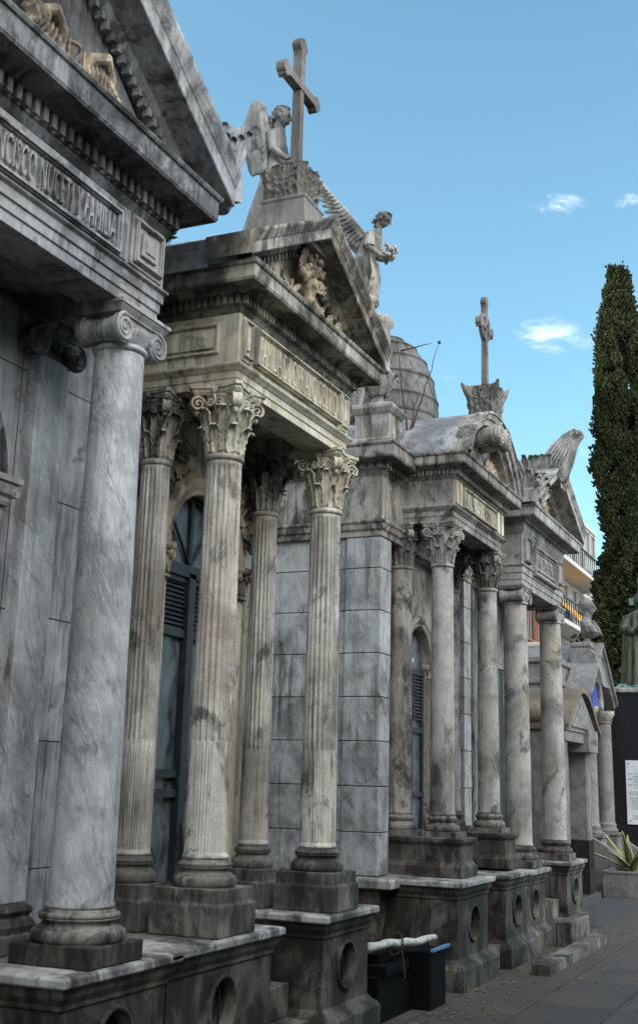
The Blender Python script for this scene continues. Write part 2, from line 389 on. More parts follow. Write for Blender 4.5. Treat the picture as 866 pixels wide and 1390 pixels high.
def corinthian(x,y,z,r,h,mat,parent,seed=0,rough=1,name='capital',damage=.1):
    rnd=random.Random(seed); m=MB()
    bell=[(r,0),(r*.96,h*.05),(r*.9,h*.3),(r*.95,h*.55),(r*1.15,h*.78),(r*1.4,h*.84),(r*1.4,h*.86)]
    m.lathe((0,0,0),bell,32)
    for row,(hh,n,off,rt,w) in enumerate([(h*.34,8,0,.022,r*.8),(h*.6,8,.5,.05,r*.78)]):
        for i in range(n):
            if rnd.random()<damage*.3: continue
            a=2*pi*(i+off)/n; o=Vector((math.cos(a),math.sin(a),0))
            leaf_patch(m,o*(r*.98)+Vector((0,0,.002+row*.01)),o,(0,0,1),w,hh*(.97+.06*rnd.random()),r*.62*(.85+.3*rnd.random()),4,rt,.012,9,16)
    for k in range(4):
        a=pi/4+k*pi/2; d=Vector((math.cos(a),math.sin(a),0)); e=Vector((-d.y,d.x,0))
        cr=r*1.78; c=d*cr+Vector((0,0,h*.73))
        if rnd.random()>damage:
            for s in(-1,1):
                lead=[d*(r*1.02)+e*(s*r*.35)+Vector((0,0,h*.42)),d*(r*1.1)+e*(s*r*.25)+Vector((0,0,h*.6)),d*(r*1.35)+e*(s*r*.15)+Vector((0,0,h*.76))]
                spiral(m,c+e*(s*r*.13),d,e,r*.44,1.6,r*.3,.017,lead,1,a0=pi*.62)
        leaf_patch(m,d*(r*1.25)+Vector((0,0,h*.38)),d,(0,0,1),r*.6,h*.28,r*.35,2,.05)
        # bud under volute
        m.ball(c-Vector((0,0,r*.5)),r*.17,7,(1,1,1.3))
        b=k*pi/2; d2=Vector((math.cos(b),math.sin(b),0)); e2=Vector((-d2.y,d2.x,0))
        for s in(-1,1):
            cc=d2*(r*1.38)+e2*(s*r*.27)+Vector((0,0,h*.72))
            lead=[d2*(r*1.03)+e2*(s*r*.62)+Vector((0,0,h*.45)),d2*(r*1.15)+e2*(s*r*.6)+Vector((0,0,h*.6))]
            spiral(m,cc,e2*(s*-1),d2,r*.26,1.3,r*.22,.013,lead,1,a0=pi*.7,n=26)
        m.tube([d2*(r*1.1)+Vector((0,0,h*.5)),d2*(r*1.42)+Vector((0,0,h*.75)),d2*(r*1.55)+Vector((0,0,h*.86))],[r*.06,r*.07,r*.1],6)
        for j in range(7):
            q=2*pi*j/7; m.ball(d2*(r*1.6)+e2*(math.cos(q)*r*.15)+Vector((0,0,h*.9+math.sin(q)*r*.15)),r*.09,6)
        m.ball(d2*(r*1.66)+Vector((0,0,h*.9)),r*.1,6)
    # abacus with hollowed sides and cut corners
    def aba(s,zz):
        l=[]
        for k in range(4):
            a=pi/4+k*pi/2; d=Vector((math.cos(a),math.sin(a),0)); e=Vector((-d.y,d.x,0)); R2=r*2.3*s
            l+= [d*R2-e*(r*.17)+Vector((0,0,zz)),d*R2+e*(r*.17)+Vector((0,0,zz))]
            A=d*R2+e*(r*.17); a2=a+pi/2; d3=Vector((math.cos(a2),math.sin(a2),0)); B=d3*R2-Vector((-d3.y,d3.x,0))*(r*.17)
            mid=Vector((math.cos(a+pi/4),math.sin(a+pi/4),0))
            for j in range(1,8):
                t=j/8; p=A.lerp(B,t)-mid*(r*.36*math.sin(pi*t)); l.append(p+Vector((0,0,zz)))
        return l
    m.loops([aba(.86,h*.86),aba(.93,h*.9),aba(.93,h*.935),aba(1,h*.95),aba(1,h)])
    return m.build(name,mat,parent,loc=(x,y,z))
def volute_face(m,c,r,y,sgn,depth):
    """disc with raised spiral on the face looking to -Y (sgn handed)"""
    cx,cz=c
    m.lathe((cx,y,cz),[(r*.97,0),(r,.004),(r,depth-.004),(r*.97,depth)],28,axis='y')
    pts=[];rad=[]
    for i in range(61):
        q=i/60; rr=r*(.95*(1-q)**1.0+.1*q); a=pi/2-sgn*2*pi*2.4*q
        pts.append((cx+rr*math.cos(a),y-.002,cz+rr*math.sin(a))); rad.append(r*(.1*(1-q)+.05))
    m.tube(pts,rad,6)
    m.ball((cx,y-.002,cz),r*.15,8)
def ionic(x,y,z,r,h,mat,parent,name='capital',wf=1.25,pil=False):
    """front and back faces carry the volutes, bolsters on the sides; z is the neck"""
    m=MB(); vr=h*.4; vx=r*wf; yf=-r*1.0; 
    if pil: m.box(-r,r,-.03,.06,0,h*.6)
    else: m.lathe((0,0,0),[(r,0),(r*1.02,h*.05),(r*1.2,h*.3),(r*1.24,h*.42),(r*1.1,h*.5)],40)
    yb=r*1.0 if not pil else .05
    yf=yf if not pil else -.065
    for s in(-1,1):
        volute_face(m,(s*vx,h*.32),vr,yf,s,.03)
        if not pil: volute_face(m,(s*vx,h*.32),vr,yb-.03,s,.03)
        # bolster
        P=[]; Lb=yb-yf-.04
        for i in range(17):
            t=i/16; rr=vr*(.98-.3*math.sin(pi*t)); 
            if 6<=i<=10: rr*=1.07 if i%2==0 else .97
            P.append((rr,.02+Lb*t))
        m.lathe((s*vx,yf,h*.32),P,24,axis='y')
    # channel between the volutes and egg-and-dart
    m.box(-vx,vx,yf+.006,yb-.006,h*.5,h*.72)
    m.tube([(-vx,yf,h*.7),(vx,yf,h*.7)],.007,6); m.tube([(-vx,yf,h*.5),(0,yf,h*.47),(vx,yf,h*.5)],.006,6)
    ne=3
    for i in range(ne):
        xx=(i-(ne-1)/2)*vx*.62; m.ball((xx,yf+.004,h*.36),h*.13,10,(.75,.6,1.15))
        if i<ne-1: m.obox((xx+vx*.31,yf,h*.36),(1,0,0),(0,1,0),(0,0,1),.004,.006,h*.12)
    for s in(-1,1): leaf_patch(m,(s*vx*.66,yf+.0,h*.3),(0,-1,0),(-s*.9,0,.3),h*.16,h*.26,.006,2,.004,.004,5,6)
    # abacus
    ax=vx+vr*.75; ay0=yf-.012; ay1=yb+.012
    m.ring((-ax,ax,ay0,ay1),[(-.012,h*.72),(.0,h*.8),(.008,h*.86),(.008,h*.9),(.016,h*.9),(.016,h)])
    return m.build(name,mat,parent,bevel=.003,loc=(x,y,z))
def text_mesh(s,size,depth,width=None,bold=.0):
    cu=bpy.data.curves.new('t','FONT'); cu.body=s; cu.size=size; cu.extrude=depth; cu.offset=bold; cu.align_x='LEFT'; cu.resolution_u=3; cu.space_character=1.1
    o=bpy.data.objects.new('t',cu); COL.objects.link(o)
    dg=bpy.context.evaluated_depsgraph_get(); me=o.evaluated_get(dg).to_mesh()
    v=[p.co.copy() for p in me.vertices]; f=[list(p.vertices) for p in me.polygons]
    o.evaluated_get(dg).to_mesh_clear(); COL.objects.unlink(o); bpy.data.objects.remove(o); bpy.data.curves.remove(cu)
    xs=[p.x for p in v]; x0=min(xs); w=max(xs)-x0; k=(width/w) if width else 1
    ys=[p.y for p in v]; y0=min(ys)
    return [Vector(((p.x-x0)*k,p.y-y0,p.z)) for p in v],f,w*k,max(ys)-y0
def lettering(s,x0,x1,y,z0,z1,depth,mat,parent,name='lettering'):
    """raised letters facing -Y, stretched to fit x0..x1 and z0..z1"""
    v,f,w,h=text_mesh(s,.1,.01,x1-x0,.0)
    m=MB(); m.add([(x0+p.x,y-(p.z+.01)/.02*depth,z0+p.y/h*(z1-z0)) for p in v],f)
    return m.build(name,mat,parent)
def letteringX(s,y0,y1,x,z0,z1,depth,mat,parent,name='lettering'):
    """letters facing -X, read from +Y to -Y"""
    v,f,w,h=text_mesh(s,.1,.01,abs(y1-y0),.0)
    m=MB(); m.add([(x-(p.z+.01)/.02*depth,y0-p.x,z0+p.y/h*(z1-z0)) for p in v],f)
    return m.build(name,mat,parent)
def dentils(m,x0,x1,yf,z0,z1,w=.022,gap=.02,d=.03,sides=None):
    n=int((x1-x0)/(w+gap)); st=(x1-x0-w)/n
    for i in range(n+1): m.box(x0+i*st,x0+i*st+w,yf-d,yf,z0,z1)
    if sides:
        n=int((sides-yf)/(w+gap))
        for i in range(n):
            yy=yf+.01+i*(w+gap)
            m.box(x0-d+.001,x0,yy,yy+w,z0,z1); m.box(x1,x1+d-.001,yy,yy+w,z0,z1)
def pframe(m,x0,x1,z0,z1,y,b=.02,d=.012):
    """raised picture-frame moulding on a face looking to -Y"""
    for k,(bb,dd) in enumerate(((b,d),(b*.5,d*1.6))):
        o=0 if k==0 else b*.25
        X0,X1,Z0,Z1=x0+o,x1-o,z0+o,z1-o
        outer=[(X0,Z0),(X1,Z0),(X1,Z1),(X0,Z1)]; inner=[(X0+bb,Z0+bb),(X1-bb,Z0+bb),(X1-bb,Z1-bb),(X0+bb,Z1-bb)]
        for i in range(4):
            j=(i+1)%4; a,b2,c,d2=outer[i],outer[j],inner[j],inner[i]
            q=[a,b2,c,d2]; m.loops([[(p[0],y+.002*k,p[1]) for p in q],[(p[0],y-dd,p[1]) for p in q]])
def pframeX(m,y0,y1,z0,z1,x,b=.02,d=.012):
    n=len(m.v); pframe(m,y0,y1,z0,z1,0,b,d)
    for i in range(n,len(m.v)):
        a=m.v[i]; m.v[i]=(x+a[1],a[0],a[2])
def sweep_rake(m,xl,xc,xr,zl,za,prof):
    """profile (y,h) swept up one rake and down the other, mitred at the apex"""
    L=[[(xl,y,zl+h) for y,h in prof],[(xc,y,za+h) for y,h in prof],[(xr,y,zl+h) for y,h in prof]]
    m.loops(L)
def plate_arch(m,x0,x1,z0,z1,y,cx,r,zs,depth,n=20):
    """wall face at y with an arched opening (radius r, springing zs) and its reveal"""
    inner=[(cx-r,z0)]+[(cx-r*math.cos(pi*i/n),zs+r*math.sin(pi*i/n)) for i in range(n+1)]+[(cx+r,z0)]
    outer=[(x0,z0)]
    for i in range(n+1):
        a=pi*i/n; dx,dz=-math.cos(a),math.sin(a)
        t=1e9
        if dx<-1e-6: t=min(t,(x0-cx)/dx)
        if dx>1e-6: t=min(t,(x1-cx)/dx)
        if dz>1e-6: t=min(t,(z1-zs)/dz)
        outer.append((cx+dx*t,zs+dz*t))
    outer.append((x1,z0))
    a=[(x,y,z) for x,z in outer]; b=[(x,y,z) for x,z in inner]; c=[(x,y+depth,z) for x,z in inner]
    m.loops([a,b,c],False,False,False,closed=False)
    # corners between outer fan and rectangle
    for s,xx in((-1,x0),(1,x1)):
        ang=[o for o in outer if abs(o[0]-xx)<1e-5 and o[1]>=zs]; top=[o for o in outer if abs(o[1]-z1)<1e-5 and (o[0]-cx)*s>0]
        if ang and top:
            p=max(ang,key=lambda o:o[1]); q=max(top,key=lambda o:(o[0]-cx)*s)
            m.add([(xx,y,z1),(p[0],y,p[1]),(q[0],y,q[1])],[(0,1,2)])
def arch_mould(m,cx,zs,prof,n=28,a0=0,a1=pi):
    """profile (r,y) swept round a half circle"""
    L=[]
    for i in range(n+1):
        a=a0+(a1-a0)*i/n; L.append([(cx-r*math.cos(a),y,zs+r*math.sin(a)) for r,y in prof])
    m.loops(L,True)
def round_hole_face(m,x0,x1,z0,z1,y,cx,cz,r,depth,n=32):
    inner=[(cx+r*math.cos(2*pi*i/n),cz+r*math.sin(2*pi*i/n)) for i in range(n)]; outer=[]
    for i in range(n):
        dx,dz=math.cos(2*pi*i/n),math.sin(2*pi*i/n); t=1e9
        if abs(dx)>1e-6: t=min(t,((x1 if dx>0 else x0)-cx)/dx)
        if abs(dz)>1e-6: t=min(t,((z1 if dz>0 else z0)-cz)/dz)
        outer.append((cx+dx*t,cz+dz*t))
    m.loops([[(x,y,z) for x,z in outer],[(x,y,z) for x,z in inner],[(x,y+depth,z) for x,z in inner]],False,False,True)
    # corner fills
    for xx in(x0,x1):
        for zz in(z0,z1):
            A=[o for o in outer if abs(o[0]-xx)<1e-6 and (o[1]-cz)*(zz-cz)>0]; B=[o for o in outer if abs(o[1]-zz)<1e-6 and (o[0]-cx)*(xx-cx)>0]
            if A and B:
                p=max(A,key=lambda o:abs(o[1]-cz)); q=max(B,key=lambda o:abs(o[0]-cx))
                if abs(p[1]-zz)>1e-6 or abs(q[0]-xx)>1e-6: m.add([(xx,y,zz),(p[0],y,p[1]),(q[0],y,q[1])],[(0,1,2)])
def pier(x0,x1,yf,yb,zt,mat,capmat,parent,hole=True,capt=.05,over=.06,name='plinth'):
    """moulded plinth with cap slab and a round vent in its street face"""
    m=MB(); zc=zt-capt
    m.ring((x0,x1,yf,yb),[(.07,0),(.07,.16),(.05,.19),(.03,.2),(0,.235)],cap1=False)
    # walls
    zA,zB=.235,zc-.1
    for q in ([(x0,yf),(x0,yb)],[(x1,yb),(x1,yf)],[(x1,yb),(x0,yb)]):
        (a,b),(c,d)=q; m.add([(a,b,zA),(c,d,zA),(c,d,zB),(a,b,zB)],[(0,1,2,3)])
    cx=(x0+x1)/2; cz=(zA+zB)/2+.02; r=min(.13,(x1-x0)*.3)
    if hole:
        round_hole_face(m,x0,x1,zA,zB,yf,cx,cz,r,.1)
    else: m.add([(x0,yf,zA),(x1,yf,zA),(x1,yf,zB),(x0,yf,zB)],[(0,1,2,3)])
    m.ring((x0,x1,yf,yb),[(0,zB),(.012,zB+.012),(.012,zB+.03),(.03,zB+.06),(.035,zB+.09),(.045,zB+.1)],cap0=False)
    o=m.build(name,mat,parent)
    if hole:
        k=MB(); k.lathe((cx,yf,cz),[(r*1.18,-.001),(r*1.16,-.014),(r*1.06,-.02),(r*1.0,-.012),(r*.98,.03),(r*.9,.034),(r*.9,.05)],32,axis='y',cap=False)
        k.build('vent_ring',mat,o)
        g=MB()
        for i in(-1,0,1):
            hh=math.sqrt(1-(i*.45)**2)*r; g.tube([(cx+i*.45*r,yf+.05,cz-hh),(cx+i*.45*r,yf+.05,cz+hh)],.006,6)
        g.build('vent_bar',M['iron'],o)
    c=MB(); c.ring((x0,x1,yf,yb),[(over-.012,zc),(over,zc+.008),(over,zt-.012),(over-.01,zt-.002),(over-.03,zt)])
    c.build('plinth_cap',capmat,o,bevel=.004)
    return o
def urn_lathe(m,c,prof,n=28): m.lathe(c,prof,n)

# entablature of a portico: front ring + inscription frame
def entablature(rect,z,mat,parent,steps=2,dark=None):
    """z: dict(bot, arch, frz) heights; rect at frieze plane; returns object"""
    m=MB(); b,a,t=z['bot'],z['arch'],z['top']
    P=[(-.24,b+.11),(-.24,b)]
    if steps==2: P+=[(-.012,b),(-.012,b+(a-b)*.36),(-.004,b+(a-b)*.37),(-.004,b+(a-b)*.68),(.004,b+(a-b)*.70),(.014,b+(a-b)*.78),(.03,b+(a-b)*.88),(.034,b+(a-b)*.97),(.03,a),(0,a+.003)]
    elif steps==3: P+=[(-.015,b),(-.015,b+(a-b)*.3),(-.005,b+(a-b)*.31),(-.005,b+(a-b)*.6),(.006,b+(a-b)*.61),(.006,b+(a-b)*.88),(.025,b+(a-b)*.94),(.028,a),(0,a+.003)]
    P+=[(0,t)]
    m.ring(rect,P)
    return m.build('entablature',mat,parent,bevel=.003)
def cornice(rect,z0,over,zc,zt,mat,parent,dn=True,dsize=(.024,.02),name='cornice'):
    """bed mould, dentils, corona"""
    m=MB(); h=zc-z0
    m.ring(rect,[(.0,z0),(.008,z0+h*.08),(.02,z0+h*.2),(.022,z0+h*.28),(.03,z0+h*.3),(.03,z0+h*.78),(.062,z0+h*.8),(.07,z0+h*.9),(.085,zc),(over-.03,zc+.004),(over-.026,zc-.01),(over-.008,zc-.01),(over-.004,zc),(over,zc+.004),(over,zt-.03),(over+.012,zt-.025),(over+.02,zt-.008),(over+.02,zt),(.02,zt+.02)])
    o=m.build(name,mat,parent,bevel=.003)
    if dn:
        d=MB(); x0,x1,y0,y1=rect
        dentils(d,x0-.03,x1+.03,y0-.03,z0+h*.32,z0+h*.76,dsize[0],dsize[1],.03,sides=y1)
        d.build('dentil_course',mat,o)
    return o
def pediment(rect,z0,za,over,mat,parent,tmat,deep=.03,dn=True,roofmat=None,yback=None,over2=None,th=.13,xo=0):
    x0,x1,y0,y1=rect; xc=(x0+x1)/2; xl,xr=x0-over-.03-xo,x1+over+.03+xo
    if over2 is None: over2=over+.03
    yf=y0-over2; zl=z0
    m=MB(); ya=za-th
    s=(ya-zl)/(xc-xl)
    prof=[(y0-.02,0),(yf+.05,0),(yf+.05,-.008),(yf+.035,-.008),(yf+.03,.0),(yf+.03,th*.45),(yf+.022,th*.5),(yf+.018,th*.56),(yf+.004,th*.72),(yf-.008,th*.86),(yf-.01,th),(y0+.12,th),(y0+.12,0)]
    sweep_rake(m,xl,xc,xr,zl,ya,prof)
    # inner bed mould
    k=.04; prof2=[(y0+.05,-.05),(y0-.02,-.05),(y0-.035,-.04),(y0-.05,-.02),(y0-.06,-.0015),(y0+.05,-.0015)]
    xi=(over+.05); sweep_rake(m,xl+xi,xc,xr-xi,zl+s*xi,ya,prof2)
    o=m.build('raking_cornice',mat,parent,bevel=.003)
    if dn:
        d=MB(); n=int((xc-xl-xi)/.05)
        for sgn in(-1,1):
            for i in range(1,n):
                q=i/n; x=xc+sgn*(xc-xl-xi)*(1-q); zz=zl+s*xi+(ya-zl-s*xi)*q
                d.box(x-.012,x+.012,y0-.035,y0+.01,zz-.095,zz-.052)
        d.build('dentil_course',mat,o)
    t=MB(); xi2=xi
    t.prism([(xl+xi2,z0-.02),(xr-xi2,z0-.02),(xc,ya+.01)],y0+deep,y0+.14)
    t.build('tympanum',tmat,parent)
    if yback:
        r=MB(); r.loops([[(xl+.02,yy,zl+th*.55),(xl+.004,yy,zl+th-.012),(xc,yy,za-.012),(xr-.004,yy,zl+th-.012),(xr-.02,yy,zl+th*.55),(xr-.03,yy,zl-.03),(xl+.03,yy,zl-.03)] for yy in (y0+.119,yback)])
        # joints between slabs: low ribs
        for i in range(1,5):
            yy=y0+.1+(yback-y0)*i/5
            for sg in(-1,1):
                xa=xc; xb=xl if sg<0 else xr
                r.loops([[(xa,yy,za+.004),(xa,yy+.03,za+.004),(xa,yy+.03,za-.02),(xa,yy,za-.02)],[(xb,yy,zl+th+.001),(xb,yy+.03,zl+th+.001),(xb,yy+.03,zl+th*.6),(xb,yy,zl+th*.6)]])
        r.build('roof',roofmat or mat,parent)
    return o
def palmette(m,c,w,h,t=.05,ax=(1,0,0),n=7,lean=0.0):
    """upright fan of curled leaves on a curved back slab"""
    ax=Vector(ax); fw=ax.cross(Vector((0,0,1))).normalized()*1.0; c=Vector(c)
    pts=[]
    for i in range(15):
        a=pi*i/14; pts.append(c+ax*(-math.cos(a)*w*.5*(1-.25*math.sin(a)))+Vector((0,0,h*.95*math.sin(a)**.8)))
    m.loops([[p+fw*t*.1 for p in pts],[p-fw*t for p in pts]])
    for i in range(n):
        q=(i-(n-1)/2)/((n-1)/2); a=q*1.15; d=(ax*math.sin(a)+Vector((0,0,1))*math.cos(a)).normalized()
        leaf_patch(m,c+Vector((0,0,.01))+fw*t*.1,fw,d,w*.27,h*(.95-.3*abs(q)),t*1.1,2,t*.3,.01,7,9)

# ------------------------------------------------------------------ figures
def loft_figure(m,sections,n=28,folds=None):
    """sections: (cx,cy,z,rx,ry,foldamp)"""
    L=[]
    for (cx,cy,z,rx,ry,fa) in sections:
        l=[]
        for i in range(n):
            a=2*pi*i/n; k=1+fa*(math.sin(9*a+3*z)+.6*math.sin(14*a+1.3+5*z))*.5
            l.append((cx+rx*k*math.cos(a),cy+ry*k*math.sin(a),z))
        L.append(l)
    m.loops(L,True)
def head(m,c,s,fwd=(0,-1,0),tilt=0,hair='bun',hm=None):
    """head of height s centred on c, face to fwd; tilt = nod forward"""
    f=Vector(fwd).normalized(); z=Vector((0,0,1)); sd=f.cross(z).normalized()
    Rm=Matrix.Rotation(-tilt,3,sd); f=Rm@f; z=Rm@z; c=Vector(c)
    B=Matrix((sd,f,z)).transposed()
    m.ball(c+z*s*.1-f*s*.05,s*.5,16,(.74,.88,.8),B)       # skull
    m.ball(c-z*s*.15+f*s*.08,s*.34,14,(.78,.85,1.0),B)      # face
    m.ball(c-z*s*.4+f*s*.2,s*.12,8,(1,.9,.8),B)             # chin
    m.tube([c+z*s*.1+f*s*.36,c-z*s*.02+f*s*.45,c-z*s*.12+f*s*.5,c-z*s*.15+f*s*.38],[s*.05,s*.055,s*.075,s*.03],6)  # nose
    m.tube([c+sd*s*.12-z*s*.26+f*s*.36,c-z*s*.25+f*s*.42,c-sd*s*.12-z*s*.26+f*s*.36],[s*.03,s*.045,s*.03],6)       # mouth
    for q in(-1,1):
        m.tube([c+sd*(q*s*.25)+z*s*.1+f*s*.3,c+sd*(q*s*.14)+z*s*.13+f*s*.38,c+sd*(q*s*.04)+z*s*.1+f*s*.38],s*.035,6)  # brow
        m.ball(c+sd*(q*s*.14)+z*s*.03+f*s*.33,s*.055,6,(1.2,.8,.7),B)
        m.ball(c+sd*(q*s*.37)-z*s*.02-f*s*.02,s*.09,6,(.5,.9,1.4),B)
    m.tube([c-z*s*.2-f*s*.05,c-z*s*.62-f*s*.08],[s*.22,s*.26],12)
    H=hm or m
    rnd=random.Random(3)
    if hair:
        for i in range(70):
            a=rnd.uniform(-pi,pi); e=rnd.uniform(.05,1.5)
            d=sd*math.cos(a)*math.cos(e)+f*math.sin(a)*math.cos(e)+z*math.sin(e)
            if d.dot(f)>.45 and d.dot(z)<.75: continue
            p=c+z*s*.13-f*s*.06+sd*(d.dot(sd)*s*.4)+f*(d.dot(f)*s*.47)+z*(d.dot(z)*s*.44)
            H.ball(p,s*rnd.uniform(.07,.11),6,(1,1,.7))
        for i in range(26):
            q=rnd.uniform(-1,1); p=c-f*s*(.36+.08*rnd.random())+sd*q*s*.28-z*s*rnd.uniform(-.1,.42)
            H.ball(p,s*.1,6)
        if hair=='bun':
            H.ball(c-f*s*.55-z*s*.1,s*.17,8)
def hand(m,wrist,palm_dir,curl_dir,s):
    w=Vector(wrist);d=Vector(palm_dir).normalized();k=Vector(curl_dir).normalized();e=d.cross(k).normalized()
    m.tube([w,w+d*s*.25,w+d*s*.5],[s*.16,s*.23,s*.24],8,.55)
    for i,l in enumerate((.42,.5,.47,.36)):
        b=w+d*s*.48+e*(s*(.19-.125*i)); a1=b+d*s*l*.5+k*s*.06; a2=a1+d*s*l*.28+k*s*l*.3; m.tube([b,a1,a2],[s*.065,s*.06,s*.045],6)
    b=w+d*s*.15+e*s*.2; m.tube([b,b+d*s*.22+e*s*.16+k*s*.05,b+d*s*.42+e*s*.18+k*s*.16],[s*.08,s*.07,s*.05],6)
def wing(m,root,wrist,tip,side,flen,n=16,drop=(0,0,-1),w=.05,lay=3,target=None):
    """feathered wing: arm root>wrist>tip, feathers fan from drop towards the arm direction"""
    root,wrist,tip,side,drop=[Vector(x) for x in(root,wrist,tip,side,drop)]
    side.normalize(); drop.normalize()
    def arm(t): 
        return (1-t)**2*root+2*t*(1-t)*wrist+t*t*tip
    tot=(tip-root).length
    m.tube([arm(i/10) for i in range(11)],[.028*(1-.6*i/10)+.004 for i in range(11)],8,.7)
    ad=(tip-wrist).normalized()
    rnd=random.Random(11)
    for L in range(lay):
        for i in range(n):
            t=(i+.5*(L%2))/(n-1); t=min(t,1)
            p=arm(t); d=(drop*(1-t*.97)+ad*(t**1.4)*1.15).normalized()
            ln=flen(t)*(1,.62,.36)[L]
            if target is not None:
                tv=Vector(target)-p; ln=tv.length*(1,.66,.38)[L]; d=(tv.normalized()+drop*.25+Vector((0,.22*(t-.4),0))).normalized()
            ww=w*(1,.85,.7)[L]*(.8+.3*rnd.random())
            off=side*(.006+.014*L)
            e=d.cross(side).normalized()
            pts=[(0,.55),(.25,.95),(.6,1.0),(.85,.8),(.97,.4),(1.0,.05)]
            vs=[];fs=[]
            for q,wd in pts:
                bend=side*(-.05*ln*q*q)
                for s_ in(-1,0,1):
                    vs.append(p+off+bend+d*(ln*q)+e*(s_*ww*.5*wd)+side*(.011 if s_==0 else 0))
                for s_ in(-1,0,1):
                    vs.append(p+off+bend-side*.008+d*(ln*q)+e*(s_*ww*.5*wd))
            for j in range(len(pts)-1):
                a=j*6
                for q in((0,1),(1,2)): fs.append((a+q[0],a+q[1],a+6+q[1],a+6+q[0])); fs.append((a+3+q[0],a+9+q[0],a+9+q[1],a+3+q[1]))
                fs.append((a,a+6,a+9,a+3)); fs.append((a+2,a+5,a+11,a+8))
            m.add(vs,fs,True)
            # mirrored layer on the far side
            if L>0:
                m.add([v-2*off+side*(-.004) for v in vs],fs,True)

# ================================================================== MAUSOLEUM 1 (nearest, Ionic)
T1=thing('mausoleum','nearest blue-grey marble mausoleum with plain ionic columns, winged hourglass relief and raised family name','mausoleum',(3.93,3.2,0),'mausoleums along the lane')
Y1=3.30
for i,x in enumerate((4.78,3.08)):
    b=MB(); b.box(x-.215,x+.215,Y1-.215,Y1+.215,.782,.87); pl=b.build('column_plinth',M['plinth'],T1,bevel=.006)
    s=column_shaft(x,Y1,1.015,3.72,.15,.125,M['blue'],T1,name='column')
    m=MB(); m.lathe((0,0,0),base_prof(.15,.145),56); m.build('column_base',M['plinth2'],s,loc=(x,Y1,.87))
    ionic(x,Y1,3.705,.125,.195,M['t1ent'],s)
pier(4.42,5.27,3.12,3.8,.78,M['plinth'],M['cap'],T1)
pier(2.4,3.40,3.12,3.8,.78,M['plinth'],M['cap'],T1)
m=MB()
for i in range(4): m.box(3.40,4.42,3.16+i*.16,3.8,.19*i,.19*(i+1)-.002)
m.build('steps',M['plinth2'],T1,bevel=.006)
rect1=(2.92,4.94,3.17,5.3)
e=entablature(rect1,dict(bot=3.90,arch=4.08,top=4.39),M['t1ent'],T1,3)
m=MB(); m.box(2.4,5.3,3.78,5.6,.78,4.36); 
# body with arched door: cut by building the front separately
m=MB(); m.ring((2.4,5.3,3.86,5.6),[(0,.78),(0,4.42)]); w=m.build('wall',M['blue'],T1)
m=MB(); plate_arch(m,2.4,5.3,.87,3.93,3.78,3.93,.44,3.0,.09); m.build('front_wall',stone('blue_grey_wall_marble',(.31,.324,.338),(.185,.197,.209),(.045,.047,.05),crust=.3,streak=.65,vein=.3,off=31,joints=dict(w=1.4,h=.62,z=.1)),T1)
m=MB(); m.ring((2.4,5.3,3.74,5.6),[(0,4.30),(.03,4.33),(.05,4.38),(.05,4.41),(.03,4.43)]); m.build('wall_coping',M['t1ent'],T1,bevel=.004)
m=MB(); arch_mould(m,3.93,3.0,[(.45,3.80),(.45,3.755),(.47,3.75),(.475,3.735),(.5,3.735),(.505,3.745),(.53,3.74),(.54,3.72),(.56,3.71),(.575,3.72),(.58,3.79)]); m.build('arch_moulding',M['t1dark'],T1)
for sg,pc in((1,4.78),(-1,3.08)):
    m=MB(); m.box(pc-.125,pc+.125,3.70,3.785,1.0,3.71); p=m.build('pilaster',M['blue'],T1,bevel=.006)
    m=MB(); m.ring((pc-.125,pc+.125,3.70,3.78),[(.05,.782),(.05,.86),(.035,.865),(.045,.9),(.03,.925),(.015,.94),(.03,.965),(.02,.985),(0,1.0)]); m.build('pilaster_base',M['plinth2'],p,bevel=.004)
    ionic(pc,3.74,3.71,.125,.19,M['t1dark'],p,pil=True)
    xx=3.93+sg*.51
    m=MB(); m.box(xx-.065,xx+.065,3.72,3.79,.87,2.86); m.box(xx-.045,xx+.045,3.712,3.725,1.1,2.7); p2=m.build('door_jamb',M['t1ent'],T1,bevel=.004)
    m=MB(); m.ring((xx-.07,xx+.07,3.70,3.79),[(0,2.86),(.01,2.88),(.0,2.885),(.0,2.9),(.02,2.915),(.03,2.95),(.03,2.965),(.045,2.97),(.045,3.0)]); 
    for q in(-1,1): volute_face(m,(xx+q*.085,2.93),.03,3.675,q,.02)
    m.build('jamb_capital',M['t1ent'],p2,bevel=.003)
m=MB(); m.prism([(3.49,.87),(4.37,.87)]+[(3.93+.44*math.cos(pi*i/16),3.0+.44*math.sin(pi*i/16)) for i in range(17)],3.83,3.858); d=m.build('door',M['iron'],T1)
m=MB()
for x in(3.6,3.93,4.26): m.box(x-.02,x+.02,3.81,3.83,.9,3.0)
for z in(1.6,2.4,3.0): m.box(3.5,4.36,3.81,3.83,z-.02,z+.02)
m.build('door_bars',M['iron'],d)
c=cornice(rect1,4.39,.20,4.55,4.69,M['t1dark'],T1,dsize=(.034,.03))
pediment(rect1,4.70,5.70,.24,M['t1ent'],T1,M['t1dark'],deep=.03,roofmat=M['roof'],yback=5.4,over2=.26,th=.21,xo=.055)
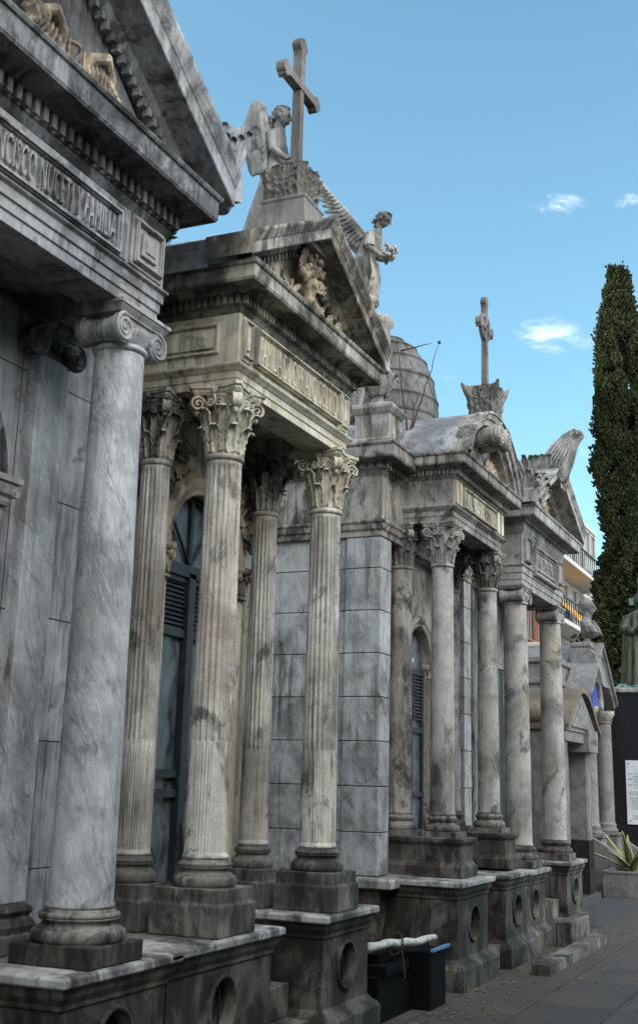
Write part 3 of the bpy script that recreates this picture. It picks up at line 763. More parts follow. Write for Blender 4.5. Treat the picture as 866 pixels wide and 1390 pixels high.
# frames on the frieze
m=MB(); pframe(m,3.35,4.48,4.085,4.325,3.155,.028,.022); m.box(3.37,4.46,3.15,3.172,4.1,4.31)
m.box(3.27,3.33,3.158,3.172,4.1,4.3); m.box(4.50,4.57,3.158,3.172,4.1,4.3)
ip=m.build('inscription_panel',M['t1ent'],T1,bevel=.002)
lettering('FRANCISCO NUCETI Y FAMILIA',3.40,4.425,3.149,4.132,4.278,.02,M['t1ent'],ip)
for x0,x1 in((4.62,4.88),(2.98,3.24)):
    m=MB(); m.box(x0-.02,x1+.02,3.152,3.172,4.1,4.38); pframe(m,x0,x1,4.12,4.355,3.153,.02,.016); m.box(x0+.06,x1-.06,3.135,3.153,4.175,4.3); m.ring((x0+.085,x1-.085,3.128,3.14),[(0,4.2),(0,4.275)])
    m.build('frieze_block',M['t1ent'],T1,bevel=.003)
# winged hourglass in the tympanum
m=MB()
m.lathe((3.95,3.17,4.80),[(.085,0),(.085,.02),(.07,.025),(.055,.06),(.02,.12),(.055,.18),(.07,.215),(.085,.22),(.085,.24)],20)
for q in(-1,1):
    m.tube([(3.95+q*.08,3.10,4.82),(3.95+q*.08,3.10,5.03)],.009,6)
    m.tube([(3.95+q*.1,3.15,4.9),(3.95+q*.16,3.11,5.03),(3.95+q*.28,3.09,5.09),(3.95+q*.4,3.12,5.02),(3.95+q*.47,3.16,4.9)],[.03,.045,.05,.04,.02],9)
    for lay,(l0,rr) in enumerate(((.30,.03),(.19,.028))):
        for i in range(9):
            tt=i/8; p0=Vector((3.95+q*(.12+.33*tt),3.14-.02*lay,5.0+.07*math.sin(pi*tt)-.05*tt)); dd=Vector((q*(.15+.5*tt),0,-1)).normalized(); L_=l0*(1-.35*tt)
            m.tube([p0,p0+dd*L_*.5+Vector((0,-.015,0)),p0+dd*L_],[rr*.8,rr,rr*.35],7,.55)
m.ball((3.60,3.15,5.02),.085,14); m.ball((3.60,3.09,5.02),.03,8)
for i in range(10): m.ball((3.60+.09*math.cos(i*.63),3.16,5.03+.09*math.sin(i*.63)),.035,8)
for i in range(14): m.ball((3.95+.5*math.cos(i*2.4)*random.random(),3.17,4.83+.02*random.random()),.022,6)
m.xf(Matrix.Translation((3.97,3.16,4.74))@Matrix.Diagonal((.74,.9,.76,1))@Matrix.Translation((-3.95,-3.16,-4.77))); m.build('hourglass_relief',M['relief'],T1,remesh=.0045)
m=MB()
poly=[(5.04,4.90),(5.03,5.00),(5.08,5.07),(5.15,5.085),(5.2,5.075),(5.24,5.10),(5.28,5.17),(5.34,5.25),(5.41,5.285),(5.405,5.2),(5.385,5.1),(5.39,5.0),(5.42,4.92),(5.42,4.80),(5.30,4.76)]
m.prism(poly,2.98,3.24)
for k in range(3): m.tube([(5.10+.07*k,2.975,4.90),(5.13+.08*k,2.96,5.0),(5.15+.1*k,2.965,5.06+.06*k)],[.02,.026,.014],7)
for k in range(4):
    y=3.0+.07*k; leaf_patch(m,(5.05,y,4.88),(-1,0,.1),(.15,0,1),.085,.2-.012*k,.035,3,.02,.012)
for k in range(3): leaf_patch(m,(5.14+.07*k,3.0+.08*k,5.05+.03*k),(-.7,0,.7),(.6,0,.8),.09,.15,.03,3,.02,.012)
m.ball((5.07,2.985,5.05),.042,10); m.ball((5.13,2.975,5.0),.03,8)
for k,(x,z,h_) in enumerate(((5.12,4.96,.12),(5.19,4.95,.15),(5.27,4.97,.2),(5.345,4.98,.27))): leaf_patch(m,(x,2.978,z),(0,-1,0),(.25,0,1),.085,h_,.035,4,.02,.012,9,14)
m.lathe((5.40,3.11,4.76),[(.05,0),(.075,.05),(.07,.2),(.05,.28)],16)
m.build('corner_acroterion',M['t1ent'],T1,bevel=.003)
m=MB(); palmette(m,(3.93,2.96,5.66),.5,.45,.1,(1,0,0),7)
for q in(-1,1): spiral(m,(3.93+q*.36,2.94,5.50),(q,0,0),(0,1,0),.12,1.5,.14,.03,[(3.93+q*.1,2.94,5.72),(3.93+q*.25,2.94,5.66)],1)
m.build('apex_acroterion',M['t1ent'],T1)

# ================================================================== MAUSOLEUM 2 (Corinthian, cream)
T2=thing('mausoleum','cream marble mausoleum with fluted leafy-capital columns and a bouquet in its triangular gable','mausoleum',(6.68,3.2,0),'mausoleums along the lane')
Y2=3.30
def t2col(x,y,front,seed):
    k=1 if front else .82
    b=MB(); b.ring((x-.2*k,x+.2*k,y-.2*k,y+.2*k),[(.012,.792),(.012,.945),(.004,.955),(0,.96),(0,1.03)]); b.build('column_plinth',M['plinth2'],T2,bevel=.006)
    s=column_shaft(x,y,1.175,3.45,.12*k,.105*k,M['shaft2'],T2,fl=.15,zs=.62)
    m=MB(); m.lathe((0,0,0),base_prof(.12*k,.145),56); m.build('column_base',M['plinth2'],s,loc=(x,y,1.03))
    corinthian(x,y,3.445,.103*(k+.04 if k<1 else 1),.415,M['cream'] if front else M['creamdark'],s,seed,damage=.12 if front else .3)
for i,(x,y) in enumerate(((5.93,Y2),(7.43,Y2),(5.88,3.74),(7.36,3.74))): t2col(x,y,i<2,i)
pier(5.29,6.42,3.12,4.0,.79,M['plinth'],M['cap'],T2)
pier(7.14,7.90,3.12,4.0,.79,M['plinth'],M['cap'],T2)
m=MB()
for i in range(4): m.box(6.42,7.14,3.18+i*.16,4.0,.19*i,.19*(i+1)-.002)
m.build('steps',M['plinth2'],T2,bevel=.006)
rect2=(5.84,7.53,3.19,5.3)
entablature(rect2,dict(bot=3.86,arch=4.00,top=4.32),M['cream'],T2,2)
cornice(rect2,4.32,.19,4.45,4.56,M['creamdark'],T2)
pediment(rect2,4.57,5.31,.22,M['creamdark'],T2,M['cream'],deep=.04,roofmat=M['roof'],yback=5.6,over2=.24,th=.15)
m=MB(); m.ring((5.68,7.66,4.0,5.5),[(0,.79),(0,4.32)]); m.build('wall',M['cream'],T2)
m=MB(); plate_arch(m,5.68,7.66,.8,3.9,3.90,6.70,.43,3.0,.1); m.build('front_wall',M['cream'],T2)
for x0,x1 in((5.68,5.84),(7.53,7.66)):
    m=MB(); m.box(x0+.001,x1-.001,3.86,3.899,.8,3.86); m.build('corner_pilaster',M['cream'],T2,bevel=.005)
m=MB(); arch_mould(m,6.70,3.0,[(.42,3.92),(.42,3.86),(.435,3.845),(.45,3.86),(.465,3.845),(.50,3.82),(.54,3.83),(.55,3.86),(.565,3.86),(.57,3.9)]); m.build('arch_moulding',M['relief'],T2)
for q in(-1,1):
    xx=6.70+q*.515
    m=MB(); m.box(xx-.075,xx+.075,3.855,3.91,.8,2.8); m.box(xx-.05,xx+.05,3.845,3.857,1.05,2.66); p=m.build('door_jamb',M['cream'],T2,bevel=.004)
    m=MB(); m.ring((xx-.075,xx+.075,3.84,3.905),[(0,2.8),(.012,2.81),(.0,2.825),(0,2.98),(.02,2.985),(.03,3.0),(.03,3.03)])
    for i in range(3): leaf_patch(m,(xx-.055+i*.055,3.84,2.83),(0,-1,0),(0,0,1),.06,.12,.03,2,.015,.005,7,8)
    for s in(-1,1): volute_face(m,(xx+s*.06,2.95),.028,3.81,s,.02)
    m.build('jamb_capital',M['relief'],p)
    # spandrel foliage
    m=MB(); rnd=random.Random(5+q)
    for i in range(46):
        a=rnd.uniform(.35,1.25); rr=rnd.uniform(.6,.86); px=6.70+q*rr*math.cos(a); pz=3.02+rr*math.sin(a)
        if pz>3.8 or abs(px-6.68)>.95: continue
        leaf_patch(m,(px,3.89,pz),(0,-1,0),(q*rnd.uniform(-1,1),0,rnd.uniform(-1,1)),.09,.13,.03,2,.02,.006,5,7)
    for k in range(3):
        c=(6.68+q*(.62+.09*k),3.875,3.3+.16*k); spiral(m,c,(q,0,0),(0,1,0),.07,1.3,.03,.012,[(6.68+q*.5,3.88,3.2+.15*k)],1,n=24)
    m.build('spandrel_relief',M['relief'],T2)
# door
m=MB(); m.prism([(6.27,.8),(7.13,.8)]+[(6.70+.43*math.cos(pi*i/16),3.0+.43*math.sin(pi*i/16)) for i in range(17)],3.975,3.985); d=m.build('door',M['glass'],T2)
m=MB()
for x in(6.29,6.685,6.715,7.11): m.box(x-.022,x+.022,3.945,3.97,.8,2.86)
for z in(.86,1.5,1.62,2.5,2.86): m.box(6.27,7.13,3.94,3.972,z-.025,z+.025)
m.box(6.66,6.74,3.92,3.945,.8,2.9); m.box(6.27,7.13,3.92,3.96,2.87,2.95)
m.box(6.68,6.72,3.945,3.972,2.95,3.42)
for a in(.8,1.57,2.34):
    m.tube([(6.70,3.955,2.95),(6.70+.42*math.cos(a),3.955,3.0+.42*math.sin(a))],.012,6)
m.tube([(6.70+.41*math.cos(pi*i/20),3.955,3.0+.41*math.sin(pi*i/20)) for i in range(21)],.018,6)
m.build('door_frame',M['iron'],d)
m=MB()
for i in range(11):
    z=2.53+i*.03
    for x0,x1 in((6.315,6.66),(6.74,7.085)): m.obox(((x0+x1)/2,3.958,z),(1,0,0),(0,.6,.8),(0,-.8,.6),(x1-x0)/2,.012,.003)
m.build('louvre',M['iron'],d)
m=MB(); m.tube([(6.70,3.93,1.1),(6.70,3.9,1.12),(6.70,3.9,1.3),(6.70,3.93,1.32)],.012,6); m.build('door_handle',M['iron'],d)
# frieze panels
m=MB(); m.box(6.02,7.35,3.178,3.193,4.05,4.28); pframe(m,6.02,7.35,4.045,4.29,3.18,.024,.02); ip=m.build('inscription_panel',M['cream'],T2,bevel=.002)
lettering('FAMILIA DE CIPRIANO DEL RIO',6.07,7.26,3.178,4.078,4.25,.02,M['cream'],ip)
for x0,x1 in((5.875,5.985),(7.385,7.495)):
    m=MB(); m.box(x0,x1,3.178,3.193,4.03,4.31); pframe(m,x0,x1,4.05,4.29,3.18,.014,.014); m.box(x0+.038,x1-.038,3.165,3.18,4.1,4.24); m.build('frieze_block',M['cream'],T2,bevel=.002)
m=MB(); pframeX(m,3.32,3.86,4.07,4.27,5.842,.022,.014); m.box(5.826,5.842,3.36,3.82,4.11,4.23); m.build('side_panel',M['cream'],T2,bevel=.002)
# bouquet in the tympanum
m=MB(); rnd=random.Random(9)
m.lathe((6.70,3.14,4.70),[(.03,0),(.05,.03),(.035,.06),(.06,.1),(.07,.16),(.05,.18)],14)
for i in range(44):
    a=rnd.uniform(0,2*pi); rr=rnd.random()**.6*.13; m.ball((6.70+rr*math.cos(a),3.14-rnd.random()*.05,4.92+rr*.9*math.sin(a)),rnd.uniform(.018,.036),7)
for i in range(16):
    a=rnd.uniform(-.4,pi+.4); leaf_patch(m,(6.70+.06*math.cos(a),3.15,4.9+.06*math.sin(a)),(0,-1,0),(math.cos(a),0,math.sin(a)),.07,.15,.03,2,.02,.006,5,7)
for q in(-1,1):
    m.tube([(6.7+q*.1,3.17,4.8),(6.7+q*.3,3.15,4.66),(6.7+q*.5,3.17,4.68)],[.02,.03,.012],6)
    for i in range(9): leaf_patch(m,(6.7+q*(.15+.05*i),3.17,4.69+.01*math.sin(i*2)),(0,-1,0),(q*.8,0,math.sin(i*2.1)*.8+.3),.06,.1,.02,2,.02,.006,5,7)
m.build('bouquet_relief',M['relief'],T2)

# ================================================================== MAUSOLEUM 3 (arched pediment)
T3=thing('mausoleum','grey mausoleum with curved barrel roof, arched pediment and side wall of marble blocks','mausoleum',(10.98,3.2,0),'mausoleums along the lane')
Y3=3.36
def t3col(x,y,seed,smat):
    s=column_shaft(x,y,1.335,3.56,.108,.098,smat,T3)
    m=MB(); m.box(-.165,.165,-.165,.165,-.05,.0); m.lathe((0,0,0),base_prof(.108,.135),48); m.build('column_base',M['plinth2'],s,loc=(x,y,1.2))
    corinthian(x,y,3.55,.096,.39,M['t3'],s,seed,damage=.3)
for i,(x,y) in enumerate(((10.24,Y3),(11.70,Y3),(10.24,3.76),(11.70,3.76))): t3col(x,y,20+i,M['t3shaft'] if i<2 else M['t3'])
for x in(10.24,11.70):
    m=MB(); m.ring((x-.2,x+.2,3.15,3.95),[(.035,.832),(.035,.92),(.02,.93),(.005,.95),(0,.96),(0,1.09),(.012,1.1),(.03,1.12),(.035,1.15),(.02,1.153),(.0,1.157)]); m.build('pedestal',M['plinth'],T3,bevel=.005)
pier(9.72,10.58,3.06,4.0,.83,M['plinth'],M['cap'],T3)
pier(11.17,11.96,3.06,4.0,.81,M['plinth'],M['cap'],T3)
m=MB()
for i in range(4): m.box(10.58,11.17,3.10+i*.17,4.0,.2*i,.2*(i+1)-.002)
m.build('steps',M['plinth2'],T3,bevel=.006)
BW=stone('grey_block_wall',(.34,.362,.378),(.2,.214,.225),(.045,.046,.047),crust=.3,streak=.65,vein=.55,off=32,patch=3.2,warm=(.28,.25,.2),warmamt=.3,joints=dict(w=1.55,h=.375,z=-.065,off=.5))
def courses(m,rect,z0,z1,h,zo,g_=.003,dp=.01):
    P=[(-dp,z0)]; z=z0; k=math.ceil((z0-zo)/h+.15)
    while True:
        zn=min(z1,zo+k*h); P+=[(-dp,z+g_*.6),(-.003,z+g_*.8),(0,z+g_+.004),(0,zn-g_-.004),(-.003,zn-g_*.8),(-dp,zn-g_*.6)]; z=zn; k+=1
        if z>=z1-1e-4: break
    m.ring(rect,P)
m=MB(); courses(m,(9.625,12.3,3.95,6.0),.84,4.3,.375,.065); m.build('wall',BW,T3)
for x0,x1 in((9.597,9.86),(12.06,12.3)):
    m=MB(); courses(m,(x0,x1,3.72,4.05),.842,3.72,.375,.065); m.build('corner_pilaster',BW,T3)
m=MB(); m.ring((9.70,12.2,3.84,4.0),[(0,.84),(0,3.93)],); 
m=MB(); plate_arch(m,9.86,12.06,.84,3.93,3.86,10.97,.33,2.75,.085); m.build('front_wall',M['t3'],T3)
m=MB(); arch_mould(m,10.97,2.75,[(.335,3.9),(.335,3.83),(.35,3.82),(.38,3.825),(.385,3.81),(.42,3.80),(.44,3.82),(.45,3.86)]); m.build('arch_moulding',M['t3'],T3)
for q in(-1,1):
    xx=10.97+q*.40; m=MB(); m.box(xx-.06,xx+.06,3.825,3.87,.84,2.6); p=m.build('door_jamb',M['t3'],T3,bevel=.004)
    m=MB(); m.ring((xx-.06,xx+.06,3.815,3.87),[(0,2.6),(.015,2.62),(0,2.635),(.005,2.68),(.03,2.71),(.035,2.75)]); m.build('jamb_capital',M['cream'],p)
m=MB(); m.prism([(10.64,.84),(11.30,.84)]+[(10.97+.33*math.cos(pi*i/16),2.75+.33*math.sin(pi*i/16)) for i in range(17)],3.93,3.944); d=m.build('door',M['glass'],T3)
m=MB()
for x in(10.66,10.97,11.28): m.box(x-.022,x+.022,3.905,3.928,.84,2.68)
for z in(.9,1.5,2.1,2.66): m.box(10.64,11.30,3.9,3.93,z-.025,z+.025)
for i in range(14): m.box(10.69,11.25,3.905,3.925,2.2+i*.033,2.215+i*.033)
m.build('door_frame',M['iron'],d)
# plinth course of the body
m=MB(); m.ring((9.50,12.3,3.99,6.0),[(.06,0),(.06,.2),(.02,.22),(.02,.68),(.04,.72),(.04,.75)]); o=m.build('body_plinth',M['plinth'],T3,bevel=.006)
m=MB(); m.ring((9.50,12.3,3.60,6.0),[(.04,.752),(.06,.76),(.06,.82),(.04,.838)]); m.build('plinth_cap',M['cap'],o,bevel=.005)
m=MB(); m.ring((9.52,9.71,3.66,4.1),[(.0,0),(0,.75)]); m.build('plinth_return',M['plinth'],o)
rect3=(10.15,11.86,3.23,5.6)
entablature(rect3,dict(bot=3.94,arch=4.10,top=4.345),M['t3'],T3,2)
# body mouldings
m=MB(); m.ring((9.60,12.3,3.72,6.0),[(0,3.72),(.012,3.725),(.012,3.77),(.03,3.79),(.035,3.83),(.05,3.85),(.05,3.87),(0,3.875),(0,4.28),(.02,4.30)]); m.build('body_entablature',M['t3'],T3,bevel=.004)
cornice((9.60,12.3,3.72,6.0),4.30,.17,4.42,4.55,M['t3'],T3,dsize=(.045,.04),name='body_cornice')
cornice(rect3,4.345,.165,4.46,4.56,M['t3'],T3,dsize=(.022,.018))
cx3,cz3,ro=11.0,4.115,1.07
a0=math.asin((4.575-cz3)/ro)
m=MB(); L=[]
for i in range(41):
    a=a0+(pi-2*a0)*i/40
    L.append([(cx3-r*math.cos(a),y,cz3+r*math.sin(a)) for r,y in[(ro,3.13),(ro,3.02),(ro-.02,3.015),(ro-.03,3.035),(ro-.07,3.05),(ro-.075,3.075),(ro-.13,3.08),(ro-.135,3.12),(ro-.16,3.14),(ro-.165,3.21),(ro-.165,3.34),(ro-.03,3.34)]])
m.loops(L,False); m.build('raking_cornice',M['t3'],T3)
m=MB(); m.prism([(cx3-(ro-.14)*math.cos(a0+(pi-2*a0)*i/40),cz3+(ro-.14)*math.sin(a0+(pi-2*a0)*i/40)) for i in range(41)],3.24,3.34); m.build('tympanum',M['t3'],T3)
m=MB(); L=[]
for y in(3.11,5.7):
    L.append([(cx3-r*math.cos(a0+(pi-2*a0)*i/40),y,cz3+r*math.sin(a0+(pi-2*a0)*i/40)) for r in(ro-.012,) for i in range(41)]+[(cx3-.9,y,4.5)][:0])
m.loops(L,True,False,True)
for y in(3.9,4.5,5.1,5.68):
    m.loops([[(cx3-r*math.cos(a0+(pi-2*a0)*i/40),yy,cz3+r*math.sin(a0+(pi-2*a0)*i/40)) for r,yy in((ro-.02,y),(ro+.004,y),(ro+.004,y+.02),(ro-.02,y+.02))] for i in range(41)])
m.build('roof',M['roof'],T3)
# scroll keystone
m=MB()
for q in(-1,1):
    c=(10.99+q*.115,4.95)
    m.lathe((c[0],2.975,c[1]),[(.1,0),(.115,.01),(.105,.06),(.09,.12),(.105,.18),(.115,.26)],28,axis='y')
    volute_face(m,c,.112,2.965,q,.02)
    for i in range(8):
        a=2*pi*i/8; m.ball((c[0]+.055*math.cos(a),2.965,c[1]+.055*math.sin(a)),.022,7)
m.build('scroll_keystone',M['t3'],T3)
m=MB(); 
for q in(-1,1):
    for i in range(7): leaf_patch(m,(10.99+q*(.2+.08*i),3.235,4.68+.03*math.sin(i)),(0,-1,0),(q*.7,0,.8-.2*i),.11,.2,.04,2,.02)
m.build('tympanum_relief',M['relief'],T3)
m=MB(); m.box(10.43,11.55,3.215,3.233,4.13,4.325); pframe(m,10.43,11.55,4.125,4.33,3.217,.02,.016); ip=m.build('inscription_panel',M['cream'],T3,bevel=.002)
lettering('FAMILIA CORAL LARREINA',10.47,11.51,3.214,4.16,4.295,.011,M['cream'],ip)
for x0 in(10.19,10.30,11.60,11.74):
    m=MB(); m.box(x0,x0+.075,3.205,3.233,4.12,4.34); m.build('frieze_block',M['cream'],T3,bevel=.003)
# corner block with vase
m=MB(); m.ring((9.66,9.98,3.68,4.02),[(.03,4.57),(.03,4.64),(.0,4.66),(0,4.88),(.02,4.9),(.045,4.94),(.045,4.97),(.02,4.985)]); m.build('corner_block',M['t3'],T3,bevel=.005)

# ================================================================== MAUSOLEUM 4
T4=thing('mausoleum','pale grey mausoleum with thick smooth ionic columns and triangular pediment, right of the barrel-roofed one','mausoleum',(13.48,3.2,0),'mausoleums along the lane')
Y4=3.32
for i,(x,y) in enumerate(((12.66,Y4),(14.30,Y4))):
    b=MB(); b.box(x-.2,x+.2,y-.2,y+.2,.782,.86); b.build('column_plinth',M['plinth2'],T4,bevel=.006)
    s=column_shaft(x,y,1.0,3.56,.142,.125,M['t3shaft'],T4)
    m=MB(); m.lathe((0,0,0),base_prof(.142,.14),48); m.build('column_base',M['plinth2'],s,loc=(x,y,.86))
    ionic(x,y,3.55,.125,.18,M['t4'],s)
    m=MB(); m.box(x-.12,x+.12,3.76,3.86,.9,3.72); m.build('pilaster',M['t4'],T4,bevel=.005)
pier(12.03,12.95,3.12,4.0,.78,M['plinth'],M['cap'],T4)
pier(13.99,14.80,3.12,4.0,.78,M['plinth'],M['cap'],T4)
m=MB()
for i in range(4): m.box(12.95,13.99,3.02+i*.2,4.0,.19*i,.19*(i+1)-.002)
m.build('steps',M['plinth2'],T4,bevel=.006)
rect4=(12.52,14.46,3.195,5.2)
entablature(rect4,dict(bot=3.72,arch=3.96,top=4.29),M['t4'],T4,3)
cornice(rect4,4.29,.2,4.46,4.58,M['t4'],T4,dn=False)
pediment(rect4,4.585,5.33,.24,M['t4'],T4,M['relief'],deep=.03,dn=False,roofmat=M['roof'],yback=5.2,over2=.27,th=.14)
m=MB(); m.ring((12.45,14.42,3.84,5.2),[(0,.78),(0,4.29)]); m.build('wall',M['t4'],T4)
m=MB(); m.box(13.1,13.86,3.80,3.838,.8,2.9); d=m.build('door',M['iron'],T4)
m=MB(); pframe(m,13.0,13.96,.79,3.0,3.84,.1,.05); m.build('door_surround',M['t4'],T4,bevel=.004)
m=MB(); m.box(12.95,14.03,3.165,3.197,3.90,4.24); pframe(m,12.95,14.03,3.9,4.25,3.167,.035,.02); pframe(m,13.02,13.96,3.97,4.2,3.167,.02,.012); ip=m.build('inscription_panel',M['t4'],T4,bevel=.002)
lettering('FAMILIA BELTRAN',13.07,13.91,3.164,4.02,4.15,.01,M['t4'],ip)
for x0,x1 in((12.58,12.86),(14.12,14.4)):
    m=MB(); m.box(x0,x1,3.175,3.197,4.0,4.27); pframe(m,x0,x1,4.0,4.28,3.177,.022,.015); m.build('frieze_block',M['t4'],T4,bevel=.003)
m=MB(); m.ball((13.2,3.2,4.78),.1,12); m.ball((13.2,3.15,4.78),.07,10); rnd=random.Random(4)
for i in range(14): leaf_patch(m,(13.49,3.2,4.84),(0,-1,0),(math.cos(i*.45),0,math.sin(i*.45)),.1,.2,.04,2,.02)
m.build('wreath_relief',M['relief'],T4)
m=MB(); m.ring((12.36,12.66,3.0,3.36),[(0,4.60),(0,4.86),(.015,4.87),(.015,4.9)])
for k in range(7):
    a=(k/6-.5)*1.9; leaf_patch(m,(12.5+.1*math.sin(a),2.99,4.66),(0,-1,0),(math.sin(a),0,math.cos(a)),.12,.3-.05*abs(a),.06,3,.03)
for k in range(5):
    leaf_patch(m,(12.35,3.05+k*.06,4.66),(-1,0,0),(0,(k-2)*.2,1),.11,.27+.04*(k%2),.05,3,.03)
for k in range(6): leaf_patch(m,(12.5+.03*math.cos(k),3.1+.03*math.sin(k),4.86),(math.cos(k),math.sin(k),0),(.2*math.cos(k),.2*math.sin(k),1),.09,.28,.07,3,.03)
m.build('corner_acroterion',M['t4'],T4)
# horn-like crest rising from the gable apex and leaning to the street
m=MB()
outl_=0
outl=[(3.30,5.05),(3.20,5.235),(3.15,5.33),(3.088,5.43),(3.03,5.51),(2.97,5.58),(2.9,5.635),(2.82,5.675),(2.75,5.695),(2.687,5.69),(2.675,5.65),(2.71,5.62),(2.752,5.55),(2.78,5.47),(2.81,5.38),(2.84,5.30),(2.875,5.22),(2.92,5.1)]
L=[]
for x,k in((-.19,.86),(-.175,.96),(-.1,1),(0,.985),(.1,1),(.175,.96),(.19,.86)):
    c_=(3.0,5.3)
    L.append([(13.45+x*(1-.45*max(0,(z-5.3)/.4)),c_[0]+(y-c_[0])*k,c_[1]+(z-c_[1])*k) for y,z in outl])
m.loops(L,True)
for k in range(6):     # feather-like ribs on both flanks of the crest
    f_=k/6
    for q in(-1,1):
        pts=[]
        for s_ in range(9):
            tt=s_/8; a_=outl[2+int(tt*6)]; c_=outl[-1-int(tt*6)]
            y=a_[0]+(c_[0]-a_[0])*(.08+.84*f_); z=a_[1]+(c_[1]-a_[1])*(.08+.84*f_)
            pts.append((13.45+q*(.19*(1-.45*max(0,(z-5.3)/.4))+.002),y,z))
        m.tube(pts,[.02-.0015*j for j in range(9)],6)
for i in range(10):
    a=i*.63; m.ball((13.45+.13*math.cos(a),2.99+.04*math.sin(a),5.25+.09*math.sin(a)),.055,8)
    leaf_patch(m,(13.45,2.98,5.2),(0,-1,0),(math.cos(a),0,math.sin(a)),.11,.22,.06,2,.03)
for q in(-1,1):
    for i in range(4): leaf_patch(m,(13.45+q*.2,3.1+.07*i,5.14),(q,0,0),(0,-.3,1),.12,.24,.06,2,.02)
m.build('apex_acroterion',M['statue'],T4)

# ================================================================== cross with acanthus base on mausoleum 2
def trefoil_arm(m,c,d,L,w,t,e=.055):
    """arm from c along d, flaring into a three-lobed end; thickness t along Y"""
    c=Vector(c);d=Vector(d).normalized();s=Vector((0,1,0)).cross(d).normalized()
    P=[(0,w),(L*.62,w*.95),(L*.72,w*1.15),(L*.78,w*1.75),(L*.84,w*1.95),(L*.9,w*1.7),(L*.92,w*1.2),(L*.97,w*1.05),(L*1.0,w*.7),(L*1.01,0)]
    out=[c+d*a+s*b for a,b in P]+[c+d*a-s*b for a,b in P[::-1][1:]]
    m.loops([[p+Vector((0,t/2,0)) for p in out],[p-Vector((0,t/2,0)) for p in out]])
def acanthus_block(m,c,w,h,top=1.25,n=3,seed=0):
    rnd=random.Random(seed); cx,cy,cz=c
    m.ring((cx-w*.4,cx+w*.4,cy-w*.4,cy+w*.4),[(0,cz),(-.005,cz+h*.3),(w*.03,cz+h*.7),(w*.08,cz+h*.85),(w*.02,cz+h)])
    L=[]
    for k in range(13):
        t=k/12; l=[]
        for q in range(48):
            a=2*pi*q/48; sq=1/max(abs(math.cos(a)),abs(math.sin(a)))**.75
            rr=w*(.40+.10*math.sin(pi*t*.9)+.03*t)*sq*(1+.07*math.sin(12*a+t*5)+.05*math.sin(24*a-t*9)+.05*math.sin(t*22))
            l.append((cx+rr*math.cos(a),cy+rr*math.sin(a),cz+h*(t*.93)+.01*math.sin(12*a)*t))
        L.append(l)
    m.loops(L,True)
    for tier,(hh,rr) in enumerate(((.6,.44),(.98,.46))):
        N_=n*4
        for i in range(N_):
            a=2*pi*(i+.5*tier)/N_; o=Vector((math.cos(a),math.sin(a),0)); sq=1/max(abs(o.x),abs(o.y))**.75
            leaf_patch(m,Vector((cx,cy,cz+.005))+o*w*rr*sq,o,(.1*o.x,.1*o.y,1),w*1.1/n,h*hh*rnd.uniform(.9,1.05),w*.07,4,w*.05,.022,9,14)
            m.ball(Vector((cx,cy,cz+h*hh*.95))+o*w*(rr*sq+.07),w*.055*rnd.uniform(.8,1.3),7)
C1=thing('stone_cross','tall brown-grey stone cross with lobed arm ends on a leafy base at the gable apex','cross',(6.68,3.26,5.10))
m=MB(); m.ring((6.51,6.81,3.11,3.42),[(.035,5.08),(.03,5.2),(.005,5.40),(.012,5.405),(.012,5.42),(-.01,5.44)]); p=m.build('pedestal',M['crossstone'],C1,bevel=.006)
m=MB(); acanthus_block(m,(6.665,3.275,5.43),.285,.26,n=3); m.build('leafy_base',M['crossstone'],C1,remesh=.0065)
m=MB(); m.ring((6.65,6.71,3.225,3.295),[(.008,5.68),(.004,5.78),(0,5.8),(-.003,6.33)]); trefoil_arm(m,(6.68,3.26,6.37),(0,0,1),.38,.033,.068); trefoil_arm(m,(6.68,3.26,6.37),(1,0,0),.30,.033,.0675); trefoil_arm(m,(6.68,3.26,6.37),(-1,0,0),.30,.033,.0675)
m.build('cross',M['crossstone'],C1,bevel=.003)

# angel leaning on the cross (faces the street)
A1=thing('angel_statue','weathered stone angel with folded wings leaning on the back of the tall cross','statue',(6.70,3.5,5.16))
m=MB()
loft_figure(m,[(6.70,3.56,5.14,.10,.16,.10),(6.70,3.53,5.3,.10,.13,.12),(6.70,3.49,5.5,.095,.11,.12),(6.70,3.46,5.66,.085,.085,.1),(6.70,3.44,5.78,.083,.075,.07),(6.70,3.43,5.86,.07,.06,.05),(6.70,3.43,5.93,.08,.065,.04),(6.70,3.43,6.0,.088,.066,.03),(6.70,3.425,6.04,.075,.055,.02),(6.70,3.41,6.075,.04,.04,0),(6.70,3.40,6.1,.03,.03,0)],32)
for i in range(7):  # trailing drapery behind
    x=6.62+.025*i; m.tube([(x,3.47,5.7),(x,3.55,5.45),(x-.01,3.60,5.25),(x,3.61,5.15)],[.012,.022,.03,.035],7)
head(m,(6.69,3.385,6.16),.15,(.1,-1,0),.25,'bun')
for q in(-1,1):
    sh=Vector((6.70+q*.085,3.43,6.01)); el=Vector((6.70+q*.115,3.40,5.86)); wr=Vector((6.70+q*.05,3.315,5.80))
    m.tube([sh+Vector((0,0,.012)),sh,(sh+el)/2,el,(el+wr)/2,wr],[.03,.036,.034,.029,.026,.02],10)
    hand(m,wr,(-.3*q,-1,.1),(0,0,-1),.075)
m.build('body',M['statue'],A1,remesh=.0055)
for q in(-1,1):
    m=MB(); wing(m,(6.70+q*.07,3.47,5.93),(6.70+q*.12,3.50,6.52),(6.70+q*.12,3.615,6.03),(q,0.15,0),lambda t:.3,18,(0,0,-1),.055,target=(6.70+q*.11,3.50,5.70))
    m.build('wing',M['statue'],A1)

